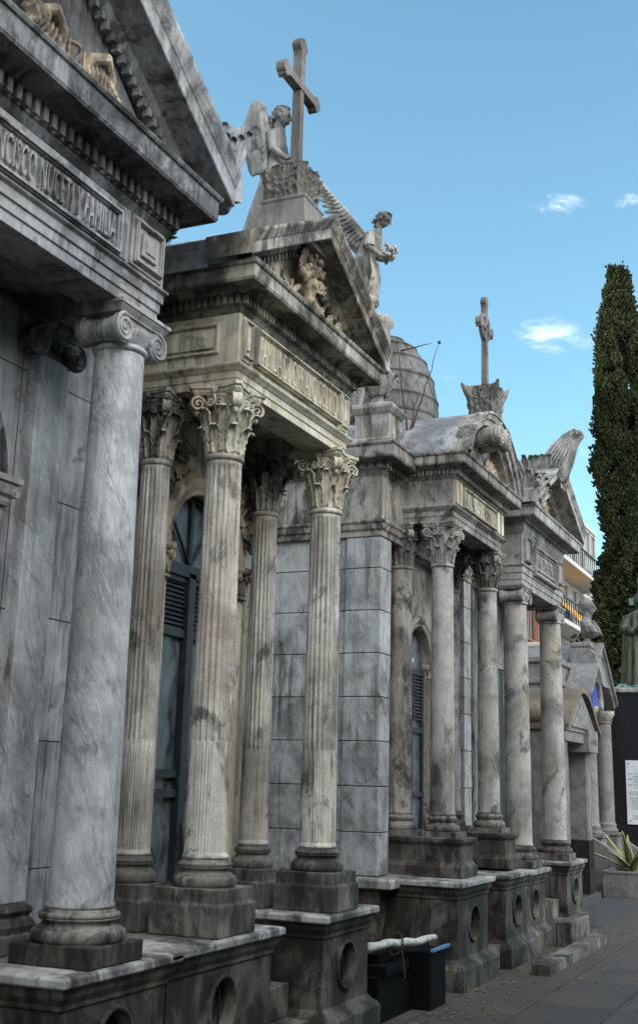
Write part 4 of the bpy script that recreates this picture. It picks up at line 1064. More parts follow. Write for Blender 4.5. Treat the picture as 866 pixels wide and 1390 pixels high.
# angel with raised wing holding flowers, on a tall carved pedestal
PD=thing('statue_pedestal','carved vase-shaped stone pedestal with hanging drapery on the corner of the block wall','pedestal',(9.83,3.86,4.985))
m=MB(); m.lathe((9.83,3.86,4.987),[(.12,0),(.12,.03),(.07,.06),(.055,.1),(.07,.13),(.13,.2),(.16,.28),(.165,.33),(.13,.36),(.11,.4),(.11,.8),(.14,.83),(.15,.88),(.12,.9),(.1,.93)],28)
for i in range(8):
    a=2*pi*i/8; leaf_patch(m,(9.83+.07*math.cos(a),3.86+.07*math.sin(a),5.10),(math.cos(a),math.sin(a),0),(.3*math.cos(a),.3*math.sin(a),1),.09,.2,.06,3,.03)
m.build('vase',M['statue'],PD)
m=MB()
for i in range(8):
    y=3.96+.016*i; x=9.72+.01*i; m.tube([(x,y-.02,5.5),(x-.02,y,5.3),(x-.01,y+.01,5.12),(x,y+.04,4.995)],[.02,.022,.026,.03],7)
m.build('drapery',M['statue'],PD,remesh=.008)
A2=thing('angel_statue','robed stone angel with a raised wing, bowing over a bunch of flowers','statue',(9.9,3.92,5.9))
m=MB(); Zb=5.92
bx,by=9.9,3.94
XA=Matrix.Translation((9.9,4.03,5.9))@Matrix.Diagonal((1.12,1.18,.93,1))@Matrix.Translation((-9.9,-3.94,-5.9))
m.ball((bx,by,Zb+.06),.085,14); m.ball((bx,by-.02,Zb+.2),.1,12,(1,1,.8))
S=[(by+.02,.12,.07,.06,.02),(by-.0,.2,.075,.075,.05),(by,.27,.08,.1,.16),(by+.01,.38,.09,.12,.16),(by+.025,.5,.10,.125,.14),(by+.03,.6,.10,.115,.12),(by+.02,.7,.09,.09,.09),(by-.0,.77,.078,.072,.06),(by-.02,.84,.09,.08,.05),(by-.045,.9,.1,.082,.05),(by-.06,.95,.1,.075,.03),(by-.075,.985,.07,.055,.02),(by-.095,1.01,.035,.035,0),(by-.11,1.04,.03,.03,0)]
loft_figure(m,[(bx,y,Zb+z,a,b,c) for y,z,a,b,c in S],36)
for i in range(9):   # robe folds sweeping back
    x=bx-.09+.022*i; m.tube([(x,by-.02,Zb+.72),(x,by+.07,Zb+.5),(x,by+.12,Zb+.34),(x,by+.08,Zb+.2)],[.008,.014,.018,.012],6)
    m.tube([(x,by-.07,Zb+.68),(x,by-.09,Zb+.5),(x,by-.07,Zb+.34),(x,by-.03,Zb+.24)],[.008,.013,.016,.01],6)
head(m,(bx,by-.15,Zb+1.115),.155,(0,-1,0),.5,'curls')
for q in(-1,1):
    sh=Vector((bx+q*.095,by-.06,Zb+.93)); el=Vector((bx+q*.125,by-.07,Zb+.76)); wr=Vector((bx+q*.05,by-.155,Zb+.68))
    m.tube([sh,(sh+el)/2,el],[.045,.05,.055],10); m.tube([el+Vector((0,0,.01)),el,(el+wr)/2,wr],[.045,.034,.026,.02],10)
    hand(m,wr,(-.4*q,-1,-.3),(0,-.3,-1),.085)
m.xf(XA); m.build('body',M['statue'],A2,remesh=.0055)
m=MB(); rnd=random.Random(2)
for i in range(26): m.ball((bx+rnd.uniform(-.07,.07),by-.20+rnd.uniform(-.05,.05),Zb+.74+rnd.uniform(-.09,.08)),rnd.uniform(.018,.034),7)
m.xf(XA); m.build('flowers',M['statue'],A2,remesh=.006)
m=MB(); wing(m,(9.84,4.04,6.80),(9.78,4.20,7.08),(9.78,4.50,7.43),(-1,0,0),lambda t:.15+.05*math.sin(pi*t) if t<.7 else .19-.45*(t-.7),18,(0,.62,-.8),.06)
m.build('wing',M['statue'],A2)
m=MB(); wing(m,(9.96,4.04,6.80),(10.06,4.20,7.02),(10.2,4.36,7.25),(1,0,0),lambda t:.19 if t<.75 else .19-.5*(t-.75),15,(0,.62,-.8),.065)
m.build('wing',M['statue'],A2)

# ================================================================== small cross on mausoleum 3
C3=thing('stone_cross','slender grey stone cross with pierced ring and knobbed ends above the arched pediment','cross',(10.97,3.15,5.17))
m=MB(); acanthus_block(m,(10.97,3.15,5.165),.27,.32,n=3,seed=4)
for k in range(4):
    a=pi/4+k*pi/2; o=Vector((math.cos(a),math.sin(a),0)); m.tube([Vector((10.97,3.15,5.33))+o*.15,Vector((10.97,3.15,5.43))+o*.22,Vector((10.97,3.15,5.50))+o*.27],[.045,.035,.012],8)
m.build('leafy_base',M['crossstone'],C3,remesh=.0075)
m=MB(); m.ring((10.935,11.005,3.12,3.18),[(.006,5.46),(.0,5.5),(-.004,6.1)])
for d,L in(((0,0,1),.33),((1,0,0),.24),((-1,0,0),.24)): trefoil_arm(m,(10.97,3.15,6.13),d,L,.03,.058)
n=len(m.v); Ls=[]
for i in range(33):
    a=2*pi*i/32; Ls.append([(10.97+r*math.cos(a),3.15+y,6.13+r*math.sin(a)) for r,y in((.115,-.022),(.15,-.022),(.15,.022),(.115,.022))])
m.loops(Ls,False,False,False)
for k in range(4):
    a=pi/4+k*pi/2; m.tube([(10.97,3.15,6.13),(10.97+.13*math.cos(a),3.15,6.13+.13*math.sin(a))],.014,6)
m.tube([(10.97,3.10,6.16),(10.97,3.10,6.02)],.012,6)
m.build('cross',M['crossstone'],C3,bevel=.003)

# ================================================================== domed tomb behind
D=thing('domed_mausoleum','tall ribbed grey dome of a chapel standing behind the barrel roof','mausoleum',(14.0,5.42,0))
m=MB(); m.ring((13.2,14.8,4.75,6.1),[(0,0),(0,5.5),(.05,5.55),(.05,5.65),(0,5.7)]); m.build('wall',M['dome'],D,bevel=.01)
m=MB(); m.lathe((14.0,5.42,5.7),[(.76,0),(.76,.3),(.8,.33),(.8,.4),(.74,.42),(.74,.5)],48); m.build('drum',M['dome'],D)
m=MB(); P=[]
for i in range(30):
    t=i/29; a=t*pi/2*.97; r=.74*math.cos(a)**.85; z=6.2+1.2*math.sin(a)
    P.append((max(r,.03),z-5.7)); 
    if i%5==4: P+= [(r+.012,z-5.7+.004),(r+.012,z-5.7+.022)]
m.lathe((14.0,5.42,5.7),P,56); m.build('dome',M['dome'],D)
m=MB(); m.lathe((14.0,5.42,7.38),[(.06,0),(.08,.03),(.03,.06),(.03,.1),(.05,.12),(.02,.15),(.012,.2)],16); m.tube([(14.0,5.42,7.55),(14.0,5.35,7.62),(14,5.30,7.6)],.018,6); m.build('finial',M['relief'],D)

# ================================================================== granite tomb (small, brown roof)
T5=thing('granite_tomb','small grey granite tomb with brown curved roof and black granite footing','tomb',(17.3,3.8,0))
m=MB(); m.box(16.35,18.3,3.95,5.3,0,2.35); m.build('wall',M['granite'],T5,bevel=.01)
for x0,x1 in((16.45,16.72),(17.95,18.25)):
    m=MB(); m.box(x0,x1,3.68,3.96,.86,2.22); m.box(x0+.05,x1-.05,3.665,3.69,.9,2.2); q=m.build('pillar',M['granite'],T5,bevel=.008)
    m=MB(); m.box(x0-.02,x1+.02,3.66,3.96,.12,.858); m.build('pillar_foot',M['black_granite'],q,bevel=.008)
m=MB(); m.box(16.9,17.8,3.9,3.948,.1,2.1); m.build('door',M['granite'],T5)
m=MB(); m.box(16.6,18.1,3.93,3.952,.1,2.15); 
m=MB(); m.box(16.4,18.5,3.62,3.96,0,.12); m.build('foot_slab',M['slab'],T5,bevel=.01)
m=MB(); m.box(16.42,18.32,3.64,4.0,2.22,2.36); m.box(17.66,18.3,3.56,4.0,2.10,2.42); l_=m.build('lintel',M['granite'],T5,bevel=.008)
lettering('FAMILIA',17.74,18.22,3.559,2.22,2.3,.008,M['granite'],l_)
m=MB(); m.prism([(16.42,2.36),(18.42,2.36),(18.42,2.44),(17.42,2.98),(16.42,2.44)],3.62,3.9); m.prism([(16.75,2.42),(18.05,2.42),(17.42,2.78)],3.59,3.63); m.build('gable',M['granite'],T5,bevel=.008)
m=MB(); 
prof=[(16.3+1.12*t,2.44+.56*math.sin(t*pi/2)**1.2) for t in[i/12 for i in range(13)]]
prof+= [(18.54-1.12*t,2.44+.56*math.sin(t*pi/2)**1.2) for t in[i/12 for i in range(11,-1,-1)]]
lo=[(x,z-.07) for x,z in prof[::-1]]
m.prism(prof+lo,3.56,5.3); m.build('roof',M['granite_brown'],T5)
m=MB(); m.lathe((16.42,3.6,2.52),[(.12,0),(.14,.03),(.12,.3),(.14,.6)],20,axis='y'); m.build('scroll',M['granite_brown'],T5)

# ================================================================== tomb with bust
T6=thing('tomb_chapel','grey tomb chapel with round columns, blue enamel arch panel and steep gable below a bust','tomb',(20.6,4.3,0))
m=MB(); m.box(18.55,22.0,4.45,6.2,0,3.25); m.ring((18.55,22.0,4.45,6.2),[(0,3.2),(.05,3.24),(.05,3.3),(.02,3.33),(.02,3.55),(.07,3.58),(.07,3.66),(0,3.68)]); m.build('wall',M['granite'],T6,bevel=.01)
for x in(19.6,21.0):
    s=column_shaft(x,4.12,1.0,2.75,.15,.135,M['granite'],T6); m=MB(); m.lathe((0,0,0),[(.2,0),(.2,.05),(.16,.1),(.18,.12),(.16,.16)],24); m.build('column_base',M['granite'],s,loc=(x,4.12,.86))
    m=MB(); m.lathe((0,0,0),[(.135,0),(.17,.08),(.2,.12),(.2,.18)],24)
    for k in range(8): leaf_patch(m,(.13*math.cos(k*.785),.13*math.sin(k*.785),0),(math.cos(k*.785),math.sin(k*.785),0),(0,0,1),.12,.17,.06,2,.03)
    m.build('capital',M['t4'],s,loc=(x,4.12,2.75))
    m=MB(); m.ring((x-.22,x+.22,3.9,4.4),[(0,0),(0,.8),(.03,.82),(.03,.86)]); m.build('pedestal',M['granite'],T6,bevel=.008)
m=MB(); sweep_rake(m,19.1,20.3,21.5,2.98,3.95,[(4.4,0),(4.0,0),(3.98,.05),(3.93,.07),(3.93,.13),(4.4,.13)]); m.build('raking_cornice',M['granite'],T6,bevel=.005)
m=MB(); m.prism([(19.2,2.93),(21.4,2.93),(20.3,3.97)],4.2,4.46); m.build('tympanum',M['granite'],T6)
m=MB(); m.prism([(20.3+.52*math.cos(pi*i/16),2.95+.62*math.sin(pi*i/16)) for i in range(17)],4.15,4.198); m.build('enamel_panel',M['tile_blue'],T6)
m=MB(); arch_mould(m,20.3,2.95,[(.53,4.2),(.53,4.1),(.6,4.08),(.65,4.1),(.66,4.2)]); m.build('arch_moulding',M['t4'],T6)
m=MB(); m.loops([[(19.1,y,2.98+.1),(20.3,y,4.05),(21.5,y,3.08),(21.5,y,2.98),(19.1,y,2.98)] for y in(4.4,5.6)]); m.build('roof',M['granite'],T6)
for x in(19.25,21.25):
    pts=[(3.3+.8*t,.25+.62*t**.7) for t in[i/8 for i in range(9)]]
    m=MB(); m.prismx(pts+[(4.1,0),(3.3,0)],x,x+.2); m.build('stair_wall',M['granite'],T6,bevel=.008)
m=MB(); m.box(19.8,20.8,4.3,4.44,.1,2.6); m.build('door',M['iron'],T6)
m=MB(); m.lathe((19.35,4.2,1.5),[(.05,0),(.09,.05),(.05,.15),(.07,.3),(.1,.35),(.04,.42)],12); m.build('door_lamp',M['verdigris'],T6)
# bust and its sloping pedestal
BP=thing('bust_pedestal','short sloping granite pedestal under the bust on the chapel roof','pedestal',(19.9,4.2,3.68))
m=MB(); m.prismx([(3.97,3.35),(4.55,3.67),(4.55,4.02),(4.22,4.02),(4.1,3.9)],19.55,20.0); m.ring((19.6,19.95,4.22,4.52),[(.0,4.02),(.03,4.05),(.03,4.1),(0,4.12)]); m.build('block',M['granite'],BP,bevel=.01)
BU=thing('bust','pale stone bust of a bare-shouldered figure in profile on a small socle','statue',(19.78,4.36,4.12))
m=MB(); m.lathe((19.78,4.36,4.12),[(.13,0),(.13,.04),(.08,.07),(.06,.11),(.08,.15),(.07,.16)],20)
loft_figure(m,[(19.78,4.34,4.25,.07,.07,.0),(19.78,4.29,4.30,.15,.17,.03),(19.78,4.27,4.38,.24,.22,.05),(19.78,4.30,4.5,.29,.2,.04),(19.78,4.35,4.6,.26,.16,.02),(19.78,4.37,4.66,.13,.11,.01),(19.78,4.36,4.72,.08,.085,0),(19.78,4.35,4.78,.075,.08,0)],30)
m.tube([(19.6,4.2,4.62),(19.66,4.1,4.45),(19.8,4.05,4.32)],[.03,.045,.02],8)
head(m,(19.78,4.31,4.93),.34,(0,-1,0),.02,None); m.ball((19.78,4.37,4.99),.165,14,(.95,1.05,1)); m.ball((19.78,4.46,4.87),.10,10)
m.build('figure',M['granite'],BU,remesh=.013)

# ================================================================== black granite monument with plaque, bronze figure and cross
MO=thing('granite_monument','tall polished black granite monument carrying a white inscribed plaque','monument',(23.2,2.8,0))
m=MB(); m.box(22.3,24.6,.9,4.17,0,3.3); m.box(22.27,24.6,.88,4.19,0,.95); m.build('block',M['black_granite'],MO,bevel=.01)
m=MB(); m.ring((22.3,24.6,.9,4.17),[(0,3.3),(.04,3.32),(.04,3.38),(0,3.40)]); m.build('top_slab',M['t4'],MO,bevel=.008)
m=MB(); m.box(22.262,22.297,3.02,3.855,.99,2.10); p=m.build('plaque',M['plaque'],MO,bevel=.004)
m=MB()
for y,z in((3.80,2.04),(3.80,1.05),(3.08,2.04),(3.08,1.05)): m.lathe((22.25,y,z),[(.012,0),(.012,.012)],12,axis='x')
m.build('plaque_stud',M['ink'],p)
zt=1.88
LINES=[('ART. 1 LOS RESTOS',.032,3.82),('MORTALES DEL',.03,3.72),('ART. 2 LA PATRIA',.032,3.82),('HONRA AQUI',.03,3.72),('ART. 3 SU MEMORIA',.032,3.82),('Y SU NOMBRE',.03,3.72),('',.02,3.8),('LEY DE LA NACION',.024,3.8),('SANCIONADA EN BUENOS AIRES',.024,3.8),('',.02,3.8),('CUMPLASE COMUNIQUESE',.024,3.8),('PUBLIQUESE Y ARCHIVESE',.024,3.8),('DADA EN LA SALA',.024,3.76),('DE SESIONES',.024,3.76),('A LOS VEINTE DIAS',.024,3.76),('DEL MES DE MAYO',.024,3.76),('',.05,3.8),('EL PUEBLO AGRADECIDO',.03,3.76),('BUENOS AIRES',.03,3.76)]
for s_,h_,ys in LINES:
    if s_: letteringX(s_,ys,ys-len(s_)*h_*.78,22.262,zt-h_,zt,.002,M['ink'],p)
    zt-=h_*1.55
BS=thing('bronze_statue','green and brown bronze figure in a long hooded cloak standing on the black monument','statue',(22.9,3.3,3.4))
m=MB()
loft_figure(m,[(22.9,3.25,3.39,.36,.36,.05),(22.9,3.25,3.6,.34,.33,.09),(22.9,3.25,3.95,.32,.29,.1),(22.9,3.25,4.3,.31,.27,.09),(22.9,3.25,4.6,.3,.27,.07),(22.9,3.24,4.78,.28,.26,.04),(22.9,3.22,4.86,.2,.18,.02),(22.9,3.2,4.92,.09,.09,0)],44)
head(m,(22.9,3.15,5.06),.27,(-.3,-1,0),.35,None); m.ball((22.93,3.2,5.09),.155,14,(1,1,1.05))
for i in range(15):
    a=i*.42; m.tube([(22.9+.27*math.cos(a),3.25+.26*math.sin(a),4.78),(22.9+.31*math.cos(a+.1),3.25+.3*math.sin(a+.1),4.2),(22.9+.35*math.cos(a),3.25+.34*math.sin(a),3.42)],[.025,.035,.045],8)
for q in(-1,1):
    m.tube([(22.78,3.2+q*.25,4.76),(22.62,3.2+q*.28,4.5),(22.52,3.2+q*.08,4.45)],[.09,.1,.07],10); hand(m,(22.54,3.2+q*.08,4.45),(-.4,-q*.6,.5),(-1,0,0),.19)
m.build('figure',M['bronze'],BS,remesh=.02)
m=MB(); m.ring((22.6,23.2,2.95,3.62),[(.1,3.385),(.1,3.40),(.02,3.46),(0,3.5)]); 
for i in range(12):
    a=i*.52; m.ball((22.9+.42*math.cos(a),3.28+.42*math.sin(a),3.43),.07,8,(1,1,.5))
m.build('statue_base',M['verdigris'],BS)
BC=thing('bronze_cross','verdigris bronze cross rising behind the cloaked figure','cross',(23.6,2.95,3.4))
m=MB(); m.box(23.5,23.66,2.92,3.08,3.395,5.75); m.box(23.52,23.64,2.68,3.27,5.22,5.36); m.build('cross',M['verdigris'],BC,bevel=.01)

# ================================================================== planter with agave
PL=thing('planter','low rough granite planter box at the foot of the monument','planter',(20.2,2.9,0))
m=MB(); m.ring((19.15,21.6,1.9,3.72),[(0,0),(0,.34),(.015,.345),(.015,.38),(-.05,.38),(-.06,.33)],cap1=False); m.build('box',M['granite'],PL,bevel=.01)
m=MB(); m.box(19.22,21.53,1.97,3.65,.2,.335); m.build('soil',M['earth'],PL)
AG=thing('agave_plant','spiky agave with yellow-edged grey-green leaves growing in the planter','plant',(19.6,3.36,.335))
rnd=random.Random(12)
for i in range(15):
    a=rnd.uniform(0,2*pi) if i>4 else (1.4,1.9,-1.3,-1.8,3.1)[i]; L=rnd.uniform(.55,.95); el=rnd.uniform(.5,1.35)
    d=Vector((math.cos(a),math.sin(a),0)); s=Vector((-d.y,d.x,0)); A=[];B=[]
    for j in range(9):
        t=j/8; p=Vector((19.6,3.36,.33))+d*(L*math.cos(el)*t*(1+.25*t))+Vector((0,0,L*math.sin(el)*t-.22*L*t*t*(1.4-el)))
        w_=.05*(1-t)**.6*(.6+.8*math.sin(pi*min(1,t+.2)))+.002
        A.append([p-s*w_+Vector((0,0,.014)),p-Vector((0,0,.008)),p+s*w_+Vector((0,0,.014)),p+Vector((0,0,.006))])
        B.append((p,w_))
    m=MB(); m.loops(A,True); lf=m.build('leaf',M['agave'],AG)
    m=MB()
    for q in(-1,1): m.tube([p+s*(q*w_)+Vector((0,0,.014)) for p,w_ in B],.006,5)
    m.build('leaf_edge',M['agave_edge'],lf)

# ================================================================== stack of planks, timber and chain between the tombs
for i,(x0,x1,y0,y1,z0,z1,lab) in enumerate(((8.12,8.78,3.12,3.88,.0,.30,'black painted plank box lowest in the stack beside the plinth'),(8.16,8.62,3.08,3.9,.302,.37,'wide black plank lying in the middle of the stack'),(8.24,8.52,3.16,3.86,.372,.43,'narrow black plank on top of the stack'))):
    m=MB(); m.box(x0,x1,y0,y1,z0,z1); tag(m.build('plank',M['plank'],bevel=.006),lab,'plank','black planks stacked between the tombs')
m=MB(); m.box(8.80,9.16,2.98,3.75,.0,.40); tag(m.build('crate',M['plank'],bevel=.008),'black wooden crate with a blue-edged lid next to the plank stack','crate')
m=MB(); m.box(8.78,9.18,2.95,2.975,.402,.425); tag(m.build('batten',M['bluepaint'],bevel=.003),'thin blue painted batten on the edge of the black crate','batten')
m=MB(); pts=[Vector((8.10,3.22,.475)).lerp(Vector((8.86,2.97,.505)),i/14)+Vector((0,0,.005*math.sin(i*1.7)+.012*math.sin(i*.45))) for i in range(15)]
m.tube(pts,[.04,.046,.04,.038,.042,.036,.04,.037,.04,.036,.034,.038,.033,.034,.028],10,.75)
tag(m.build('timber_post',M['wood']),'whitewashed split timber lying across the black planks','timber')
m=MB(); c0=Vector((8.42,3.11,.49))
for i in range(26):
    a=i/26*2*pi*1.25; p=c0+Vector((.05*math.cos(a*.5),.05*math.cos(a),.07*math.sin(a)+.0)) if i<20 else c0+Vector((0,-.05-.004*(i-20),-.06-.03*(i-20)))
    q=i%2; u_=Vector((1,0,0)) if q else Vector((0,.7,.7)); v_=Vector((0,-math.sin(a),math.cos(a))) if i<20 else Vector((0,0,1))
    m.tube([p+u_*(.008*math.cos(b))+v_*(.014*math.sin(b)) for b in[2*pi*k/8 for k in range(9)]],.0035,5)
tag(m.build('chain',M['chain']),'rusty chain wrapped round the white timber','chain')

# ================================================================== self-sown plants on the tombs
def sprig(m,base,n,L,seed,spread=.9,lw=.02,ll=.06,mat2=None):
    rnd=random.Random(seed)
    for i in range(n):
        a=rnd.uniform(0,2*pi); e=rnd.uniform(.3,1.4); d=Vector((math.cos(a)*math.cos(e)*spread,math.sin(a)*math.cos(e)*spread,math.sin(e)))
        l=L*rnd.uniform(.5,1); b=Vector(base)+Vector((rnd.uniform(-.05,.05),rnd.uniform(-.09,.09),0))
        m.tube([b,b+d*l*.5,b+d*l+Vector((0,0,-.1*l))],[.004,.003,.0015],5)
        for j in range(7):
            t=.25+.75*j/6; p=b+d*l*t; s=Vector((rnd.uniform(-1,1),rnd.uniform(-1,1),rnd.uniform(-.2,1))).normalized(); e2=s.cross(d).normalized()
            m.add([p,p+s*ll*.5+e2*lw*.5,p+s*ll,p+s*ll*.5-e2*lw*.5],[(0,1,2,3)])
P1=thing('wall_plant','small leafy green plant sprouting between the two nearest tombs','plant',(5.45,3.62,4.66))
m=MB(); sprig(m,(5.45,3.60,4.66),40,.15,3); m.build('foliage',M['leaf'],P1)
P2=thing('sapling','bare red-brown sapling growing out of the barrel roof','plant',(10.35,3.75,4.95))
m=MB(); rnd=random.Random(8)
def twig(pts,r0): m.tube(pts,[r0*(1-.8*i/(len(pts)-1)) for i in range(len(pts))],6)
b=Vector((10.3,3.72,4.85))
tips=[((10.30,3.72,4.85),(10.30,3.78,5.2),(10.28,3.80,5.5),(10.27,3.84,5.85)),((10.32,3.70,4.87),(10.36,3.64,5.15),(10.42,3.56,5.45),(10.46,3.47,5.82)),((10.3,3.70,4.87),(10.32,3.68,5.1),(10.34,3.62,5.3)),((10.28,3.80,5.72),(10.33,3.66,5.76),(10.38,3.52,5.80))]
for t_ in tips:
    P=[]
    for i in range(len(t_)-1):
        for k in range(4): P.append(Vector(t_[i]).lerp(Vector(t_[i+1]),k/4)+Vector((rnd.uniform(-.006,.006),rnd.uniform(-.01,.01),0)))
    P.append(Vector(t_[-1])); twig(P,.011)
m.build('stem',M['twig'],P2)
m=MB(); m.ball((10.46,3.465,5.83),.018,7)
for i in range(8):
    m.tube([(10.33,3.75,4.87),(10.33+rnd.uniform(-.1,.1),3.85+.05*i,4.93),(10.30+rnd.uniform(-.1,.1),3.95+.06*i,4.95)],.004,5)
m.build('bud',M['twig'],P2)
m=MB(); sprig(m,(10.42,3.5,4.86),9,.09,5,ll=.04); P3=m.build('weed',M['leaf']); tag(P3,'tiny green weed rooted in the joint of the barrel roof','plant')

# ================================================================== ground, path, kerb
m=MB(); m.add([(-80,-80,-.03),(300,-80,-.03),(300,200,-.03),(-80,200,-.03)],[(0,1,2,3)]); struct('ground',m,M['earth'])
m=MB(); m.box(-6,60,-3.2,3.6,-.1,0.0); struct('path',m,M['paving'])
m=MB(); m.box(14.9,19.1,2.9,3.66,-.08,.006); struct('pavement',m,M['slab'])
m=MB(); m.box(12.96,13.98,2.86,3.015,.0,.24); tag(m.build('stone_step',M['plinth2'],bevel=.01),'long low worn stone step in front of the plinth nearest the granite tomb','step')
m=MB(); m.box(10.9,13.75,2.60,2.76,0,.09); struct('kerb',m,M['plinth2'])

# ================================================================== trees
def spindle(r0,h,seed,n,prof,size,up=.8,c=(0,0,0),lump=.22):
    """crown of many small leaf sprays around a lumpy envelope"""
    rnd=random.Random(seed); vs=[];fs=[]; K=70; cen=[]
    for i in range(n//K):
        t=rnd.random()**.9; a=rnd.uniform(0,2*pi)
        nz=mnoise.noise(Vector((math.cos(a)*1.6,math.sin(a)*1.6,t*h*.42+seed)))+.6*mnoise.noise(Vector((math.cos(a)*4,math.sin(a)*4,t*h*1.1+seed)))
        if nz<-.3 and rnd.random()<.6: continue
        rr=r0*prof(t)*(1+lump*nz*1.5)*(.86 if rnd.random()<.7 else rnd.uniform(.3,.8))
        cen.append((Vector((c[0]+rr*math.cos(a),c[1]+rr*math.sin(a),c[2]+t*h)),a,rnd.uniform(.6,1.25)))
    for i in range(n):
        c0,a,sz=cen[i%len(cen)]
        g_=Vector((rnd.gauss(0,1),rnd.gauss(0,1),rnd.gauss(0,1))); g_*=1/max(1,g_.length/1.6)
        rr_=r0*.13*sz; p=c0+Vector((g_.x*rr_,g_.y*rr_,g_.z*rr_*(1+1.4*up)))
        a=math.atan2(p.y-c[1],p.x-c[0])
        o=Vector((math.cos(a),math.sin(a),0)); d=(o*(1-up)*rnd.uniform(.3,2)+Vector((0,0,up))+Vector((rnd.uniform(-.6,.6),rnd.uniform(-.6,.6),rnd.uniform(-.4,.3)))).normalized()
        s=d.cross(Vector((rnd.uniform(-1,1),rnd.uniform(-1,1),rnd.uniform(-1,1)))).normalized(); q=d.cross(s)
        L=size*rnd.uniform(.6,1.3); w_=L*.3
        b=len(vs)
        vs+= [p,p+d*L*.45+s*w_,p+d*L,p+d*L*.45-s*w_,p+d*L*.5+q*w_,p+d*L*.5-q*w_]
        fs+= [(b,b+1,b+2,b+3),(b,b+4,b+2,b+5)]
    return vs,fs
def tree(name,label,c,r,h,prof,n,size,mat,z0=0,up=.8,seed=1,group=None,cat='tree',lump=.22):
    t=thing(name,label,cat,(c[0],c[1],z0),group)
    m=MB(); hh=h*.85; m.tube([(c[0]+.1*math.sin(i),c[1]+.08*math.cos(i*1.3),z0-.05+hh*i/8) for i in range(9)],[r*.22*(1-i/9)+.03 for i in range(9)],9)
    rnd=random.Random(seed)
    for i in range(26):
        zz=z0+h*(.12+.8*i/26); a=i*2.4; l=r*prof((zz-z0)/h)*.75
        m.tube([(c[0],c[1],zz),(c[0]+l*.5*math.cos(a),c[1]+l*.5*math.sin(a),zz+l*.5),(c[0]+l*math.cos(a),c[1]+l*math.sin(a),zz+l*1.1)],[r*.05,r*.035,.01],5)
    m.build('trunk',M['bark'],t)
    vs,fs=spindle(r,h,seed,n,prof,size,up,(c[0],c[1],z0),lump); m=MB(); m.add(vs,fs); m.build('crown',mat,t)
    return t
cyp=lambda t:(min(1,(t/.05))**.5)*(1.1-.16*t)*(1 if t<.78 else max(.05,1-((t-.78)/.22)**1.9*.72))
tree('cypress_tree','tall narrow cypress with its tip catching warm sunlight',(40,6.56),.86,19.5,cyp,100000,.13,M['cypress'],seed=3,lump=.3)
tree('cypress_tree','darker cypress at the right edge, partly behind the tall one',(43,5.6),1.1,16.6,cyp,70000,.15,M['cypress'],seed=9,lump=.38)
rnd_=lambda t:math.sin(pi*min(1,t*.9+.12))**.6
tree('broadleaf_tree','dark rounded evergreen behind the bust',(32,5.55),.85,8.0,rnd_,36000,.15,M['foliage'],up=.4,seed=5,lump=.4)
tree('broadleaf_tree','dense dark evergreen directly behind the bronze figure',(31,4.2),1.9,7.6,rnd_,50000,.15,M['foliage'],up=.4,seed=6,lump=.4)

# ================================================================== buildings beyond
def facade_block(name,label,x0,x1,y0,y1,h,mat,floors,bays,balc=True,wx=True):
    t=thing(name,label,'building',((x0+x1)/2,(y0+y1)/2,0))
    m=MB(); m.box(x0,x1,y0,y1,0,h); m.ring((x0,x1,y0,y1),[(0,h),(.15,h+.05),(.15,h+.2),(0,h+.25)]); m.build('wall',mat,t)
    fh=h/floors
    for f_ in range(floors):
        for b_ in range(bays):
            cx=x0+(x1-x0)*(b_+.5)/bays; z=f_*fh+.9
            m=MB(); m.box(cx-.6,cx+.6,y0-.05,y0+.02,z,z+fh*.55); w_=m.build('window',M['window'],t)
            m=MB(); pframe(m,cx-.68,cx+.68,z-.08,z+fh*.55+.08,y0,.1,.09); m.box(cx-.03,cx+.03,y0-.08,y0-.052,z,z+fh*.55); m.build('window_frame',mat,w_)
        if balc and f_>0:
            m=MB(); m.box(x0+.3,x1-.3,y0-1.3,y0,f_*fh-.15,f_*fh+.05); bl=m.build('balcony',mat,t)
            m=MB(); n=int((x1-x0)/.5)
            for i in range(n+1): xx=x0+.35+(x1-x0-.7)*i/n; m.box(xx-.02,xx+.02,y0-1.28,y0-1.24,f_*fh+.05,f_*fh+1.0)
            m.box(x0+.3,x1-.3,y0-1.3,y0-1.22,f_*fh+1.0,f_*fh+1.06); m.build('railing',M['iron'],bl)
        if wx:
            nb=max(1,int((y1-y0)/4))
            for b_ in range(nb):
                cy=y0+(y1-y0)*(b_+.5)/nb; z=f_*fh+.9
                m=MB(); m.box(x0-.05,x0+.02,cy-.5,cy+.5,z,z+fh*.5); m.build('window',M['window'],t)
    return t
ab=facade_block('apartment_building','white apartment block with long balconies and an orange awning',50,62.5,12.6,13.6,14.6,M['white_wall'],5,6,wx=False)
m=MB(); m.loops([[(x,11.2,9.1),(x,12.58,10.4),(x,12.58,10.35),(x,11.2,9.05)] for x in(54,58.5)]); m.build('awning',M['awning'],ab)
gb=facade_block('apartment_building','pale plain apartment block with a flat roof rising behind the balconies',62.7,72,13.9,15,16.6,M['white_wall'],7,6,balc=False,wx=False)
fb=facade_block('house','low white house with tall shuttered windows beside the bust',38,47,9.2,11,5.9,M['cream_wall'],2,9,balc=False,wx=False)
bb=facade_block('brick_building','red brick building glimpsed between the smooth ionic columns',41,47.5,11.3,13,9.3,M['brick'],3,4,balc=False)
# unseen tall block added off to the left to shade the lane
facade_block('apartment_building','tall block added out of view left of the cemetery to shade the lane',-70,31,26,38,26.5,M['cream_wall'],8,14,balc=False,wx=False)

T6.location.x+=.7
BP.location=(20.85,4.08,3.60); BU.location=(20.77,4.17,4.02); BU.scale=(.8,.8,.8)

BS.location.y+=.36
BC.location.y+=.62; BC.location.z-=.12

